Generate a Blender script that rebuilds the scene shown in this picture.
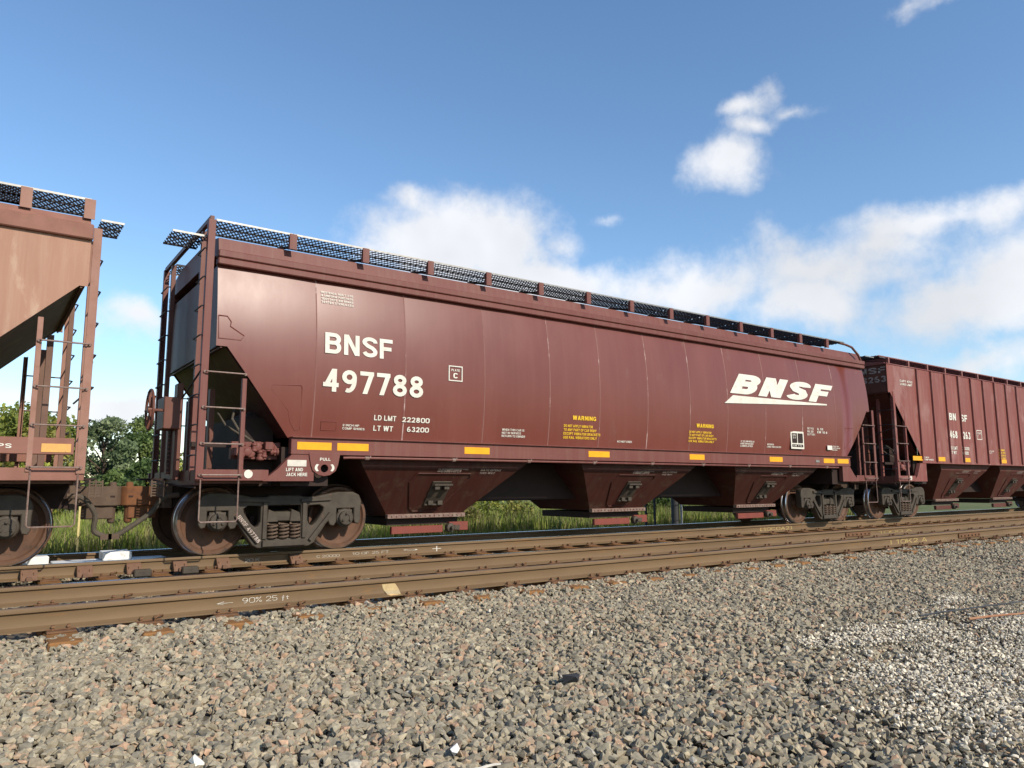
import bpy, bmesh, math, random
import numpy as np
from mathutils import Vector, Matrix
random.seed(7); rng = np.random.default_rng(11)
for o in list(bpy.data.objects): bpy.data.objects.remove(o)
S = bpy.context.scene; COL = S.collection
R = math.radians

# ------------------------------------------------------------------ camera
CAM = Vector((-3.491, -10.614, 0.916)); YAW, PIT, ROL = R(35.61), R(7.785), R(-0.19)
fw = Vector((math.sin(YAW)*math.cos(PIT), math.cos(YAW)*math.cos(PIT), math.sin(PIT)))
rt0 = Vector((math.cos(YAW), -math.sin(YAW), 0)); up0 = rt0.cross(fw)
rt = math.cos(ROL)*rt0 + math.sin(ROL)*up0; up = -math.sin(ROL)*rt0 + math.cos(ROL)*up0
cd = bpy.data.cameras.new('camera'); cam = bpy.data.objects.new('camera', cd); COL.objects.link(cam)
m = Matrix((rt, up, -fw)).transposed().to_4x4(); m.translation = CAM; cam.matrix_world = m
FPX = 740.4
cd.sensor_width = 36; cd.lens = FPX/1024*36; cd.clip_start = 0.05; cd.clip_end = 5000
S.camera = cam

# ------------------------------------------------------------------ sun, sky, exposure
SUN_EL, SUN_AZ = R(32), R(14)          # azimuth measured from -Y (behind the camera) towards +X
sd = Vector((math.sin(SUN_AZ)*math.cos(SUN_EL), -math.cos(SUN_AZ)*math.cos(SUN_EL), math.sin(SUN_EL)))
sl = bpy.data.lights.new('sun', 'SUN'); sl.energy = 4.4; sl.angle = R(0.53); sl.color = (1.0, 0.905, 0.765)
so = bpy.data.objects.new('sun', sl); COL.objects.link(so)
so.rotation_euler = (-sd).to_track_quat('-Z', 'Y').to_euler(); so.location = (0, -30, 30)
S.view_settings.view_transform = 'Standard'; S.view_settings.look = 'None'
S.view_settings.exposure = 0.22; S.view_settings.gamma = 1.0; S.view_settings.use_curve_mapping = False

W = bpy.data.worlds.new('World'); S.world = W; W.use_nodes = True
NT = W.node_tree; N = NT.nodes; L = NT.links; N.clear()
def wn(t, **k):
    n = N.new(t)
    for a, b in k.items(): setattr(n, a, b)
    return n
def wmath(op, a, b=None, c=None):
    n = wn('ShaderNodeMath', operation=op)
    for i, v in enumerate((a, b, c)):
        if v is None: continue
        if hasattr(v, 'links'): L.new(v, n.inputs[i])
        else: n.inputs[i].default_value = v
    return n.outputs[0]
SKY = wn('ShaderNodeTexSky', sky_type='NISHITA', sun_disc=False)
SKY.sun_elevation = SUN_EL; SKY.sun_rotation = math.pi - SUN_AZ
SKY.air_density = 1.15; SKY.dust_density = 0.15; SKY.ozone_density = 3.6; SKY.altitude = 0
tc = wn('ShaderNodeTexCoord'); sep = wn('ShaderNodeSeparateXYZ'); L.new(tc.outputs['Generated'], sep.inputs[0])
AZ = wmath('ARCTAN2', sep.outputs[0], sep.outputs[1]); EL = wmath('ARCSINE', sep.outputs[2])
az_el = wn('ShaderNodeCombineXYZ'); L.new(AZ, az_el.inputs[0]); L.new(EL, az_el.inputs[1])
def wnoise(scale, detail, rough=0.55, vec=None):
    n = wn('ShaderNodeTexNoise'); n.inputs['Scale'].default_value = scale; n.inputs['Detail'].default_value = detail
    n.inputs['Roughness'].default_value = rough; L.new(vec or tc.outputs['Generated'], n.inputs['Vector']); return n
warpn = wnoise(7.0, 6)
w1 = wn('ShaderNodeVectorMath', operation='SUBTRACT'); L.new(warpn.outputs['Color'], w1.inputs[0]); w1.inputs[1].default_value = (.5, .5, .5)
w2 = wn('ShaderNodeVectorMath', operation='SCALE'); L.new(w1.outputs[0], w2.inputs[0]); w2.inputs['Scale'].default_value = 0.10
w3 = wn('ShaderNodeVectorMath', operation='ADD'); L.new(az_el.outputs[0], w3.inputs[0]); L.new(w2.outputs[0], w3.inputs[1])
def pix_dir(px, py):
    d = (fw + rt*(px-512)/FPX - up*(py-384)/FPX).normalized(); return math.atan2(d.x, d.y), math.asin(d.z)
# cumulus: azimuth, elevation, half widths (radians), strength; the first ones from the photograph, the rest carry the same sky around
BLOBS = []
for px, py, wx, wy, s in [(460,250,92,44,1.2),(412,206,34,16,.75),(540,284,74,30,1.2),(566,234,28,18,.62),(728,174,40,24,.82),(742,102,28,12,.66),(790,108,30,8,.50),(754,124,22,13,.55),
                          (940,222,140,22,.82),(800,274,170,32,.86),(800,304,58,26,1.0),(965,304,105,38,1.05),(690,290,120,26,.88),(1040,264,120,40,.9),(880,245,90,22,.7),(960,365,90,18,.85),
                          (922,2,40,9,.42),(140,326,44,18,.72),(116,408,60,22,1.1),(40,420,80,22,.85),(616,208,22,6,.36),(236,400,60,22,.7),(20,390,60,14,.6)]:
    a, e = pix_dir(px, py); k = ((px-512)/FPX)**2 + ((py-384)/FPX)**2
    BLOBS.append((a, e, wx/FPX/(1+((px-512)/FPX)**2), wy/FPX/math.sqrt(1+k), s))
rr = random.Random(3)
for i in range(26):
    a = R(88 + i*9.3); e = R(rr.uniform(6, 30)); BLOBS.append(((a+math.pi) % (2*math.pi) - math.pi, e, rr.uniform(.07, .17), rr.uniform(.025, .06), rr.uniform(.6, 1.0)))
field = None
for a, e, ra, re, s in BLOBS:
    d = wn('ShaderNodeVectorMath', operation='SUBTRACT'); L.new(w3.outputs[0], d.inputs[0]); d.inputs[1].default_value = (a, e, 0)
    q = wn('ShaderNodeVectorMath', operation='MULTIPLY'); L.new(d.outputs[0], q.inputs[0]); q.inputs[1].default_value = (1/ra, 1/re, 0)
    l = wn('ShaderNodeVectorMath', operation='LENGTH'); L.new(q.outputs[0], l.inputs[0])
    v = wmath('MULTIPLY_ADD', l.outputs['Value'], -s*0.62, s)
    field = v if field is None else wmath('SMOOTH_MAX', field, v, 0.15)
fine = wnoise(12.0, 9, 0.62)
dens = wmath('ADD', field, wmath('MULTIPLY', wmath('SUBTRACT', fine.outputs['Fac'], 0.5), 1.30))
mr = wn('ShaderNodeMapRange', interpolation_type='SMOOTHSTEP'); L.new(dens, mr.inputs['Value'])
mr.inputs['From Min'].default_value = 0.08; mr.inputs['From Max'].default_value = 0.78
# cloud tone: bright tops, slightly greyer thick middles
tone = wnoise(3.2, 4)
ct = wn('ShaderNodeMapRange'); L.new(tone.outputs['Fac'], ct.inputs['Value'])
ct.inputs['From Min'].default_value = .35; ct.inputs['From Max'].default_value = .65; ct.inputs['To Min'].default_value = 4.6; ct.inputs['To Max'].default_value = 6.4
cc = wn('ShaderNodeCombineXYZ')
L.new(wmath('MULTIPLY', ct.outputs[0], 0.985), cc.inputs[0]); L.new(ct.outputs[0], cc.inputs[1]); L.new(wmath('MULTIPLY', ct.outputs[0], 1.04), cc.inputs[2])
mx = wn('ShaderNodeMix', data_type='RGBA'); L.new(wmath('MULTIPLY', mr.outputs[0], 0.95), mx.inputs[0])
hsv = wn('ShaderNodeHueSaturation'); hsv.inputs['Saturation'].default_value = 1.06; hsv.inputs['Value'].default_value = 1.05; L.new(SKY.outputs[0], hsv.inputs['Color']); L.new(hsv.outputs[0], mx.inputs[6]); L.new(cc.outputs[0], mx.inputs[7])
bg = wn('ShaderNodeBackground'); bg.inputs['Strength'].default_value = 0.15; L.new(mx.outputs[2], bg.inputs[0])
wo = wn('ShaderNodeOutputWorld'); L.new(bg.outputs[0], wo.inputs[0])

# ------------------------------------------------------------------ materials
def new_mat(name):
    mt = bpy.data.materials.new(name); mt.use_nodes = True
    nt = mt.node_tree; return mt, nt, nt.nodes['Principled BSDF']
def surf(name, c1, c2=None, streak=None, rough=.6, scale=4., metal=0., stretch=(1, 1, 1), detail=6, bump=0., bscale=60., c3=None, s3=18., t3=.58, spec=.22, rough2=None, coat=0.):
    """two-tone noise surface, an optional third colour in patches, fine bump"""
    mt, nt, b = new_mat(name); n = nt.nodes; l = nt.links
    co = n.new('ShaderNodeTexCoord'); mp = n.new('ShaderNodeMapping'); mp.inputs['Scale'].default_value = stretch
    l.new(co.outputs['Object'], mp.inputs[0])
    b.inputs['Roughness'].default_value = rough; b.inputs['Metallic'].default_value = metal; b.inputs['Specular IOR Level'].default_value = spec
    b.inputs['Coat Weight'].default_value = coat; b.inputs['Coat Roughness'].default_value = .25
    c2 = c2 or tuple(v*.8 for v in c1)
    t = n.new('ShaderNodeTexNoise'); t.inputs['Scale'].default_value = scale; t.inputs['Detail'].default_value = detail; t.inputs['Roughness'].default_value = .6
    l.new(mp.outputs[0], t.inputs['Vector'])
    rp = n.new('ShaderNodeValToRGB'); rp.color_ramp.elements[0].position = .35; rp.color_ramp.elements[1].position = .66
    rp.color_ramp.elements[0].color = (*c1, 1); rp.color_ramp.elements[1].color = (*c2, 1); l.new(t.outputs['Fac'], rp.inputs[0])
    out = rp.outputs[0]
    if c3:
        t2 = n.new('ShaderNodeTexNoise'); t2.inputs['Scale'].default_value = s3; t2.inputs['Detail'].default_value = 8; t2.inputs['Roughness'].default_value = .65
        l.new(mp.outputs[0], t2.inputs['Vector'])
        r2 = n.new('ShaderNodeMapRange'); r2.inputs['From Min'].default_value = t3; r2.inputs['From Max'].default_value = t3+.1; l.new(t2.outputs['Fac'], r2.inputs['Value'])
        x = n.new('ShaderNodeMix'); x.data_type = 'RGBA'; l.new(r2.outputs[0], x.inputs[0]); l.new(out, x.inputs[6]); x.inputs[7].default_value = (*c3, 1); out = x.outputs[2]
    if streak:      # faint vertical runs of dust, streak = (colour, amount)
        m2 = n.new('ShaderNodeMapping'); m2.inputs['Scale'].default_value = (5.5, 1, .30); l.new(co.outputs['Object'], m2.inputs[0])
        t5 = n.new('ShaderNodeTexNoise'); t5.inputs['Scale'].default_value = 2.2; t5.inputs['Detail'].default_value = 7; t5.inputs['Roughness'].default_value = .65; l.new(m2.outputs[0], t5.inputs['Vector'])
        r5 = n.new('ShaderNodeMapRange'); r5.inputs['From Min'].default_value = .45; r5.inputs['From Max'].default_value = .75; r5.inputs['To Max'].default_value = streak[1]; l.new(t5.outputs['Fac'], r5.inputs['Value'])
        x5 = n.new('ShaderNodeMix'); x5.data_type = 'RGBA'; l.new(r5.outputs[0], x5.inputs[0]); l.new(out, x5.inputs[6]); x5.inputs[7].default_value = (*streak[0], 1); out = x5.outputs[2]
    l.new(out, b.inputs['Base Color'])
    if rough2 is not None:
        r3 = n.new('ShaderNodeMapRange'); r3.inputs['To Min'].default_value = rough; r3.inputs['To Max'].default_value = rough2
        r3.inputs['From Min'].default_value = .35; r3.inputs['From Max'].default_value = .65; l.new(t.outputs['Fac'], r3.inputs['Value']); l.new(r3.outputs[0], b.inputs['Roughness'])
    if bump:
        t4 = n.new('ShaderNodeTexNoise'); t4.inputs['Scale'].default_value = bscale; t4.inputs['Detail'].default_value = 5; l.new(co.outputs['Object'], t4.inputs['Vector'])
        bp = n.new('ShaderNodeBump'); bp.inputs['Strength'].default_value = bump; bp.inputs['Distance'].default_value = .01
        l.new(t4.outputs['Fac'], bp.inputs['Height']); l.new(bp.outputs[0], b.inputs['Normal'])
    return mt
M = {}
M['paint'] = surf('red_brown_paint', (.134, .034, .024), (.152, .040, .028), streak=((.22, .10, .075), .12), rough=.33, rough2=.41, scale=.9, stretch=(1.2, 1, .5), c3=(.155, .058, .044), s3=2.2, t3=.62, spec=.40, bump=.02, bscale=3)
M['sill_paint'] = surf('sill_paint', (.155, .055, .044), (.138, .044, .036), streak=((.20, .12, .09), .35), rough=.5, scale=1.5, stretch=(.5, 1, 2), c3=(.20, .10, .08), s3=9, t3=.66)
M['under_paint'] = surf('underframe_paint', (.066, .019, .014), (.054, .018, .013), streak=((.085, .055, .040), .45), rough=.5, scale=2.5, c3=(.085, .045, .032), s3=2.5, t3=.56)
M['end_paint'] = surf('end_paint', (.15, .060, .042), (.115, .046, .033), rough=.5, scale=3)
M['old_paint'] = surf('faded_brown_paint', (.345, .190, .130), (.30, .155, .105), streak=((.40, .27, .19), .5), rough=.6, scale=1.2, stretch=(1.5, 1, .5), c3=(.40, .26, .185), s3=3, t3=.55)
M['old_sill'] = surf('faded_sill_paint', (.25, .115, .085), (.20, .09, .065), rough=.65, scale=4, c3=(.20, .11, .07), s3=9, t3=.57)
M['rib_paint'] = surf('ribbed_car_paint', (.20, .062, .050), (.175, .052, .043), streak=((.30, .17, .14), .5), rough=.55, scale=.8, stretch=(1, 1, .6), c3=(.24, .11, .095), s3=1.6, t3=.54)
M['rib_under'] = surf('ribbed_under_paint', (.10, .031, .024), (.085, .030, .022), rough=.6, scale=2, c3=(.11, .065, .045), s3=4, t3=.55)
M['dark_steel'] = surf('grimy_cast_steel', (.070, .056, .042), (.048, .038, .029), rough=.6, scale=7, c3=(.09, .055, .034), s3=10, t3=.60, bump=.15, bscale=40)
M['black'] = surf('black_grime', (.026, .015, .012), (.034, .019, .015), rough=.7, scale=5)
M['wheel'] = surf('wheel_rust', (.125, .064, .038), (.085, .045, .029), rough=.65, scale=5, c3=(.05, .035, .025), s3=7, t3=.57, bump=.1, bscale=30)
M['tread'] = surf('wheel_tread_steel', (.66, .65, .64), (.52, .51, .50), rough=.30, metal=1., scale=10)
M['rail'] = surf('rail_rust', (.170, .108, .056), (.135, .086, .045), rough=.66, scale=1.6, stretch=(.5, 1, 3), c3=(.20, .105, .038), s3=2.6, t3=.60, bump=.1, bscale=90)
M['railtop'] = surf('rail_head_steel', (.78, .78, .80), (.60, .58, .58), rough=.22, metal=1., scale=3, stretch=(.3, 4, 1))
M['rusthead'] = surf('rail_head_rusty', (.24, .175, .125), (.19, .125, .08), rough=.5, metal=.3, scale=3, stretch=(.3, 4, 1))
M['tie'] = surf('rusty_tie', (.26, .125, .042), (.19, .090, .035), rough=.85, scale=6, c3=(.11, .065, .035), s3=8, t3=.56, bump=.3, bscale=40)
M['plate'] = surf('rusty_tie_plate', (.165, .085, .042), (.12, .062, .034), rough=.8, scale=14, bump=.2, bscale=60)
M['brace'] = surf('rusty_brace', (.175, .095, .058), (.14, .078, .05), rough=.75, scale=12, bump=.2)
M['knuckle'] = surf('orange_rust', (.19, .078, .032), (.12, .055, .030), rough=.8, scale=9, bump=.25, bscale=50)
M['coupler'] = surf('brown_rust', (.115, .078, .055), (.09, .06, .043), rough=.75, scale=9, bump=.2)
M['galv'] = surf('galvanised_steel', (.30, .29, .27), (.22, .21, .20), rough=.45, metal=.6, scale=10)
M['grate'] = surf('dark_grating', (.045, .042, .046), (.03, .028, .03), rough=.6, metal=.0, scale=10)
M['grate_brown'] = surf('brown_grating', (.155, .06, .048), (.125, .05, .04), rough=.65, scale=8)
M['bar'] = surf('worn_grab_iron', (.22, .16, .13), (.15, .08, .065), rough=.45, scale=20)
M['white'] = surf('white_lettering', (.66, .63, .55), (.58, .55, .47), rough=.55, scale=6, c3=(.50, .43, .36), s3=11, t3=.60)
M['faintwhite'] = surf('dirty_lettering', (.42, .36, .31), (.30, .22, .19), rough=.6, scale=20)
M['chalk'] = surf('chalk', (.66, .64, .58), (.42, .36, .27), rough=.9, scale=60)
M['ychalk'] = surf('yellow_paint_stick', (.48, .36, .14), (.30, .21, .09), rough=.8, scale=25)
M['yellow'] = surf('yellow_reflector', (.80, .36, .012), (.72, .31, .012), rough=.4, scale=8)
M['oldyellow'] = surf('worn_yellow_reflector', (.62, .35, .10), (.55, .30, .10), rough=.6, scale=25, c3=(.28, .14, .09), s3=16, t3=.60)
M['ylet'] = surf('yellow_lettering', (.75, .47, .03), (.65, .38, .03), rough=.5, scale=20)
M['hose'] = surf('dusty_hose', (.10, .082, .062), (.075, .062, .048), rough=.8, scale=12)
M['swwhite'] = surf('white_switch_paint', (.78, .78, .77), (.66, .66, .65), rough=.5, scale=8, c3=(.40, .36, .30), s3=9, t3=.62)
M['post'] = surf('dark_grey_post', (.06, .063, .07), (.045, .047, .05), rough=.6, scale=5)
M['bark'] = surf('bark', (.09, .065, .045), (.06, .045, .032), rough=.9, scale=10, bump=.4)
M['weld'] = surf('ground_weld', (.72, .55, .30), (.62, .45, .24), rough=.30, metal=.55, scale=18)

# ------------------------------------------------------------------ mesh builder
class MB:
    def __init__(s): s.v = []; s.f = []; s.m = []
    def add(s, vs, fs, mi=0):
        b = len(s.v); s.v += [tuple(map(float, v)) for v in vs]; s.f += [tuple(b+i for i in f) for f in fs]; s.m += [mi]*len(fs); return s
    def box(s, x0, x1, y0, y1, z0, z1, mi=0):
        x0, x1 = min(x0, x1), max(x0, x1); y0, y1 = min(y0, y1), max(y0, y1); z0, z1 = min(z0, z1), max(z0, z1)
        return s.add([(x0,y0,z0),(x1,y0,z0),(x1,y1,z0),(x0,y1,z0),(x0,y0,z1),(x1,y0,z1),(x1,y1,z1),(x0,y1,z1)],
                     [(0,3,2,1),(4,5,6,7),(0,1,5,4),(1,2,6,5),(2,3,7,6),(3,0,4,7)], mi)
    def prism(s, poly, axis, a, b, mi=0):
        """poly: 2d points; axis 'y': (x,z), axis 'x': (y,z), axis 'z': (x,y)"""
        n = len(poly)
        def P(p, t): return {'y': (p[0], t, p[1]), 'x': (t, p[0], p[1]), 'z': (p[0], p[1], t)}[axis]
        ar = sum(poly[i][0]*poly[(i+1)%n][1]-poly[(i+1)%n][0]*poly[i][1] for i in range(n))
        if ar < 0: poly = poly[::-1]
        vs = [P(p, a) for p in poly]+[P(p, b) for p in poly]
        fs = [tuple(range(n)), tuple(range(2*n-1, n-1, -1))]+[(i, n+i, n+(i+1)%n, (i+1)%n) for i in range(n)]
        return s.add(vs, fs, mi)
    def hexa(s, lo, hi, mi=0):
        """lo, hi: four points each, same winding"""
        return s.add(list(lo)+list(hi), [(3,2,1,0),(4,5,6,7),(0,1,5,4),(1,2,6,5),(2,3,7,6),(3,0,4,7)], mi)
    def tube(s, pts, r, n=8, mi=0, close=True):
        pts = [Vector(p) for p in pts]; k = len(pts); rings = []
        rs = r if hasattr(r, '__len__') else [r]*k
        prev = None
        for i, p in enumerate(pts):
            t = (pts[min(i+1, k-1)]-pts[max(i-1, 0)]).normalized()
            if prev is None: a = t.orthogonal().normalized()
            else:
                a = prev-t*prev.dot(t); a = a.normalized() if a.length > 1e-6 else t.orthogonal().normalized()
            prev = a; b = t.cross(a)
            rings.append([p+(a*math.cos(2*math.pi*j/n)+b*math.sin(2*math.pi*j/n))*rs[i] for j in range(n)])
        vs = [v for rg in rings for v in rg]; fs = []
        for i in range(k-1):
            for j in range(n): fs.append((i*n+j, i*n+(j+1)%n, (i+1)*n+(j+1)%n, (i+1)*n+j))
        if close: fs.append(tuple(range(n-1, -1, -1))); fs.append(tuple((k-1)*n+j for j in range(n)))
        return s.add(vs, fs, mi)
    def bar(s, p, q, w, h, mi=0):
        """square bar from p to q"""
        p, q = Vector(p), Vector(q); t = (q-p).normalized(); a = Vector((0, 0, 1)).cross(t)
        a = a.normalized() if a.length > 1e-4 else Vector((1, 0, 0)); b = t.cross(a); a = a*w/2; b = b*h/2
        return s.hexa([p-a-b, p+a-b, p+a+b, p-a+b], [q-a-b, q+a-b, q+a+b, q-a+b], mi)
    def lathe(s, prof, n, c=(0, 0, 0), axis='y', mi=0, mis=None):
        """prof: (radius, along) pairs"""
        vs = []; k = len(prof)
        for r_, t in prof:
            for j in range(n):
                a = 2*math.pi*j/n; u, v = r_*math.cos(a), r_*math.sin(a)
                d = {'y': (u, t, v), 'x': (t, u, v), 'z': (u, v, t)}[axis]; vs.append((c[0]+d[0], c[1]+d[1], c[2]+d[2]))
        b = len(s.v); s.v += vs
        for i in range(k-1):
            for j in range(n):
                s.f.append((b+i*n+j, b+i*n+(j+1)%n, b+(i+1)*n+(j+1)%n, b+(i+1)*n+j)); s.m.append(mis[i] if mis else mi)
        if prof[0][0] > 1e-6: s.f.append(tuple(b+j for j in range(n-1, -1, -1))); s.m.append(mi)
        if prof[-1][0] > 1e-6: s.f.append(tuple(b+(k-1)*n+j for j in range(n))); s.m.append(mi)
        return s
    def mesh(s, name, mats, bev=0., sharp=32):
        me = bpy.data.meshes.new(name); me.from_pydata(s.v, [], s.f)
        for mt in (mats if isinstance(mats, (list, tuple)) else [mats]): me.materials.append(M[mt] if isinstance(mt, str) else mt)
        me.polygons.foreach_set('material_index', s.m)
        bm = bmesh.new(); bm.from_mesh(me)
        bmesh.ops.recalc_face_normals(bm, faces=bm.faces[:])
        if bev:
            es = [e for e in bm.edges if len(e.link_faces) == 2 and e.calc_face_angle(0) > R(30)]
            bmesh.ops.bevel(bm, geom=es, offset=bev, segments=1, affect='EDGES', clamp_overlap=True)
        bm.to_mesh(me); bm.free()
        me.polygons.foreach_set('use_smooth', [True]*len(me.polygons)); me.set_sharp_from_angle(angle=R(sharp))
        return me
    def build(s, name, mats, parent=None, bev=0., sharp=32, loc=None):
        return link(name, s.mesh(name, mats, bev, sharp), parent, loc)
def link(name, me, parent=None, loc=None, rot=None):
    o = bpy.data.objects.new(name, me); COL.objects.link(o)
    if parent: o.parent = parent
    if loc: o.location = loc
    if rot: o.rotation_euler = rot
    return o
def tag(o, label, cat, group=None):
    o['label'] = label; o['category'] = cat
    if group: o['group'] = group
    return o
def thing(name, label, cat, loc=(0, 0, 0), group=None):
    o = bpy.data.objects.new(name, None); COL.objects.link(o); o.location = loc; return tag(o, label, cat, group)
def struct(o): o['kind'] = 'structure'; return o

def curve_fill(splines, half, bev=0.):
    """flat outline with holes, (x, z) points, extruded +-half along y; returns (verts, faces)"""
    c = bpy.data.curves.new('tmp', 'CURVE'); c.dimensions = '2D'; c.fill_mode = 'BOTH'; c.extrude = half-bev; c.bevel_depth = bev; c.bevel_resolution = 1
    for sp in splines:
        q = c.splines.new('POLY'); q.points.add(len(sp)-1); q.use_cyclic_u = True
        for p, (a, b) in zip(q.points, sp): p.co = (a, b, 0, 1)
    o = bpy.data.objects.new('tmp', c); COL.objects.link(o)
    me = bpy.data.meshes.new_from_object(o.evaluated_get(bpy.context.evaluated_depsgraph_get()))
    vs = [(v.co.x, -v.co.z, v.co.y) for v in me.vertices]; fs = [tuple(p.vertices) for p in me.polygons]
    bpy.data.objects.remove(o); bpy.data.curves.remove(c); bpy.data.meshes.remove(me); return vs, fs
def _arc(cx, cy, rx, ry, a0, a1, n=9): return [(cx+rx*math.cos(R(a0+(a1-a0)*i/n)), cy+ry*math.sin(R(a0+(a1-a0)*i/n))) for i in range(n+1)]
def glyph(ch, w):
    """grotesque capitals, height 1, stroke width w: list of ('S', centre line) and ('D', p, q) slanted strokes cut flat; returns (items, advance width)"""
    h = w/2; T, B_, Mi = 1-h, h, .52; Wd = .70
    l, r_ = h, Wd-h; c = Wd/2; V = lambda x: ('S', [(x, 0), (x, 1)]); Hh = lambda y, a, b: ('S', [(a, y), (b, y)])
    o = ('S', _arc(c, .72, c-h, .28-h, 0, 180)+_arc(c, .28, c-h, .28-h, 180, 360)+[(r_, .72)])
    G_ = {
     'B': ([V(l), ('S', [(l, T)]+_arc(.40, (T+Mi)/2, .22-h*.3, (T-Mi)/2, 90, -90)+[(l, Mi)]), ('S', [(l, Mi)]+_arc(.42, (B_+Mi)/2, .28-h, (Mi-B_)/2, 90, -90)+[(l, B_)])], .70),
     'N': ([V(l), V(r_), ('D', (0, 1), (Wd-w*1.12, 0))], Wd), 'S': ([('S', [(r_, .72)]+_arc(c, .74, c-h, .26-h, 8, 200, 10)+[(c-.10, .56), (c+.12, .46)]+_arc(c, .27, c-h, .27-h, 35, -172, 10))], .68),
     'F': ([V(l), Hh(T, 0, .62), Hh(.50, 0, .56)], .60), 'E': ([V(l), Hh(T, 0, .62), Hh(.51, 0, .58), Hh(B_, 0, .63)], .63), 'L': ([V(l), Hh(B_, 0, .58)], .58), 'T': ([V(.31), Hh(T, 0, .62)], .62),
     'D': ([V(l), ('S', [(l, T)]+_arc(.32, .5, .38-h, .5-h, 90, -90, 12)+[(l, B_)])], .70), 'P': ([V(l), ('S', [(l, T)]+_arc(.40, .71, .27-h, T-.71, 90, -90)+[(l, .42)])], .66), 'R': ([V(l), ('S', [(l, T)]+_arc(.40, .72, .27-h, T-.72, 90, -90)+[(l, .44)]), ('D', (.30, .46), (.70-w*1.1, 0))], .70),
     'O': ([o], Wd), '0': ([o], Wd-.06), 'Q': ([o, ('D', (.40, .28), (.70-w*.9, -.02))], Wd), 'C': ([('S', _arc(c, .70, c-h, .30-h, 15, 180)+_arc(c, .30, c-h, .30-h, 180, 345))], .70), 'G': ([('S', _arc(c, .70, c-h, .30-h, 15, 180)+_arc(c, .30, c-h, .30-h, 180, 350)+[(r_, .45), (c, .45)])], .72),
     'U': ([('S', [(l, 1)]+_arc(c, .30, c-h, .30-h, 180, 360)+[(r_, 1)])], Wd), 'J': ([('S', _arc(.28, .28, .28-h, .28-h, 190, 360)+[(.56-h, 1)])], .56), 'I': ([V(h)], w), 'H': ([V(l), V(r_), Hh(.52, l, r_)], Wd),
     'A': ([('D', (.37-w*.56, 1), (0, 0)), ('D', (.37-w*.56, 1), (.74-w*1.12, 0)), Hh(.28, .18, .56)], .74), 'V': ([('D', (0, 1), (.36-w*.56, 0)), ('D', (.72-w*1.12, 1), (.36-w*.56, 0))], .72), 'W': ([('D', (0, 1), (.27-w*.56, 0)), ('D', (.50-w*.56, 1), (.27-w*.56, 0)), ('D', (.50-w*.56, 1), (.73-w*.56, 0)), ('D', (1-w*1.12, 1), (.73-w*.56, 0))], 1.0),
     'M': ([V(l), V(.86-h), ('D', (0, 1), (.43-w*.56, 0)), ('D', (.86-w*1.12, 1), (.43-w*.56, 0))], .86), 'K': ([V(l), ('D', (.70-w*1.2, 1), (.12, .38)), ('D', (.26, .60), (.72-w*1.1, 0))], .72), 'X': ([('D', (0, 1), (.70-w*1.2, 0)), ('D', (.70-w*1.2, 1), (0, 0))], .70), 'Y': ([('S', [(.36, 0), (.36, .45)]), ('D', (0, 1), (.36-w*.56, .40)), ('D', (.72-w*1.12, 1), (.36-w*.56, .40))], .72), 'Z': ([Hh(T, 0, .62), Hh(B_, 0, .64), ('D', (.62-w*1.3, 1-h), (0, h))], .64),
     '1': ([V(.36), ('D', (.24, 1-.02), (.06, .74))], .5), '2': ([('S', _arc(.31, .70, .31-h, .30-h, 175, -20, 9)+[(.40, .40), (h*1.3, B_)]), Hh(B_, 0, .62)], .62), '3': ([('S', _arc(.31, .73, .29-h, .27-h, 170, -90, 9)), ('S', _arc(.31, .28, .31-h, .28-h+.0, 90, -170, 9))], .62), '4': ([V(.46), Hh(.30, 0, .64), ('D', (.46-w*.6, 1), (0, .30-h))], .64),
     '5': ([('S', [(.56, T), (h*1.4, T), (h, .50)]), ('S', [(h, .50)]+_arc(.31, .32, .31-h, .32-h, 130, -165, 10))], .62), '6': ([('S', _arc(.32, .31, .31-h, .31-h, 0, 360, 14)), ('S', _arc(.36, .45, .35-h, .55-h, 70, 180, 8)+[(h, .30)])], .63), '7': ([Hh(T, 0, .60), ('D', (.60-w*1.1, 1-w*.5), (.13, 0))], .60),
     '8': ([('S', _arc(.32, .74, .29-h, .26-h, 0, 360, 14)), ('S', _arc(.32, .285, .32-h, .285-h, 0, 360, 14))], .64), '9': ([('S', _arc(.31, .69, .31-h, .31-h, 0, 360, 14)), ('S', _arc(.27, .55, .35-h, .55-h, -110, 0, 8)+[(.62-h, .70)])], .63),
     '-': ([Hh(.42, 0, .3)], .3), '/': ([('D', (.36-w, 1), (0, 0))], .36), '(': ([('S', _arc(.45, .5, .38, .62, 130, 230, 8))], .3), ')': ([('S', _arc(-.15, .5, .38, .62, 50, -50, 8))], .3), '+': ([('S', [(.3, .1), (.3, .9)]), Hh(.42, 0, .6)], .6), '%': ([('D', (.6, 1), (0, 0)), ('S', _arc(.16, .8, .12, .15, 0, 360, 8)), ('S', _arc(.58, .2, .12, .15, 0, 360, 8))], .75),
     '[': ([V(h), Hh(T, 0, .3), Hh(B_, 0, .3)], .3), ']': ([V(.3-h), Hh(T, 0, .3), Hh(B_, 0, .3)], .3), '<': ([('S', [(.55, .75), (0, .45), (.5, .2)]), Hh(.46, 0, 1.3)], 1.3), 'f': ([('S', [(.2, -.2), (.22, .75), (.34, .85)]), Hh(.5, .05, .4)], .4), 't': ([('S', [(.2, .8), (.2, .15), (.34, .1)]), Hh(.55, .03, .42)], .42),
    }
    return G_.get(ch, ([], .34))
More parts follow.
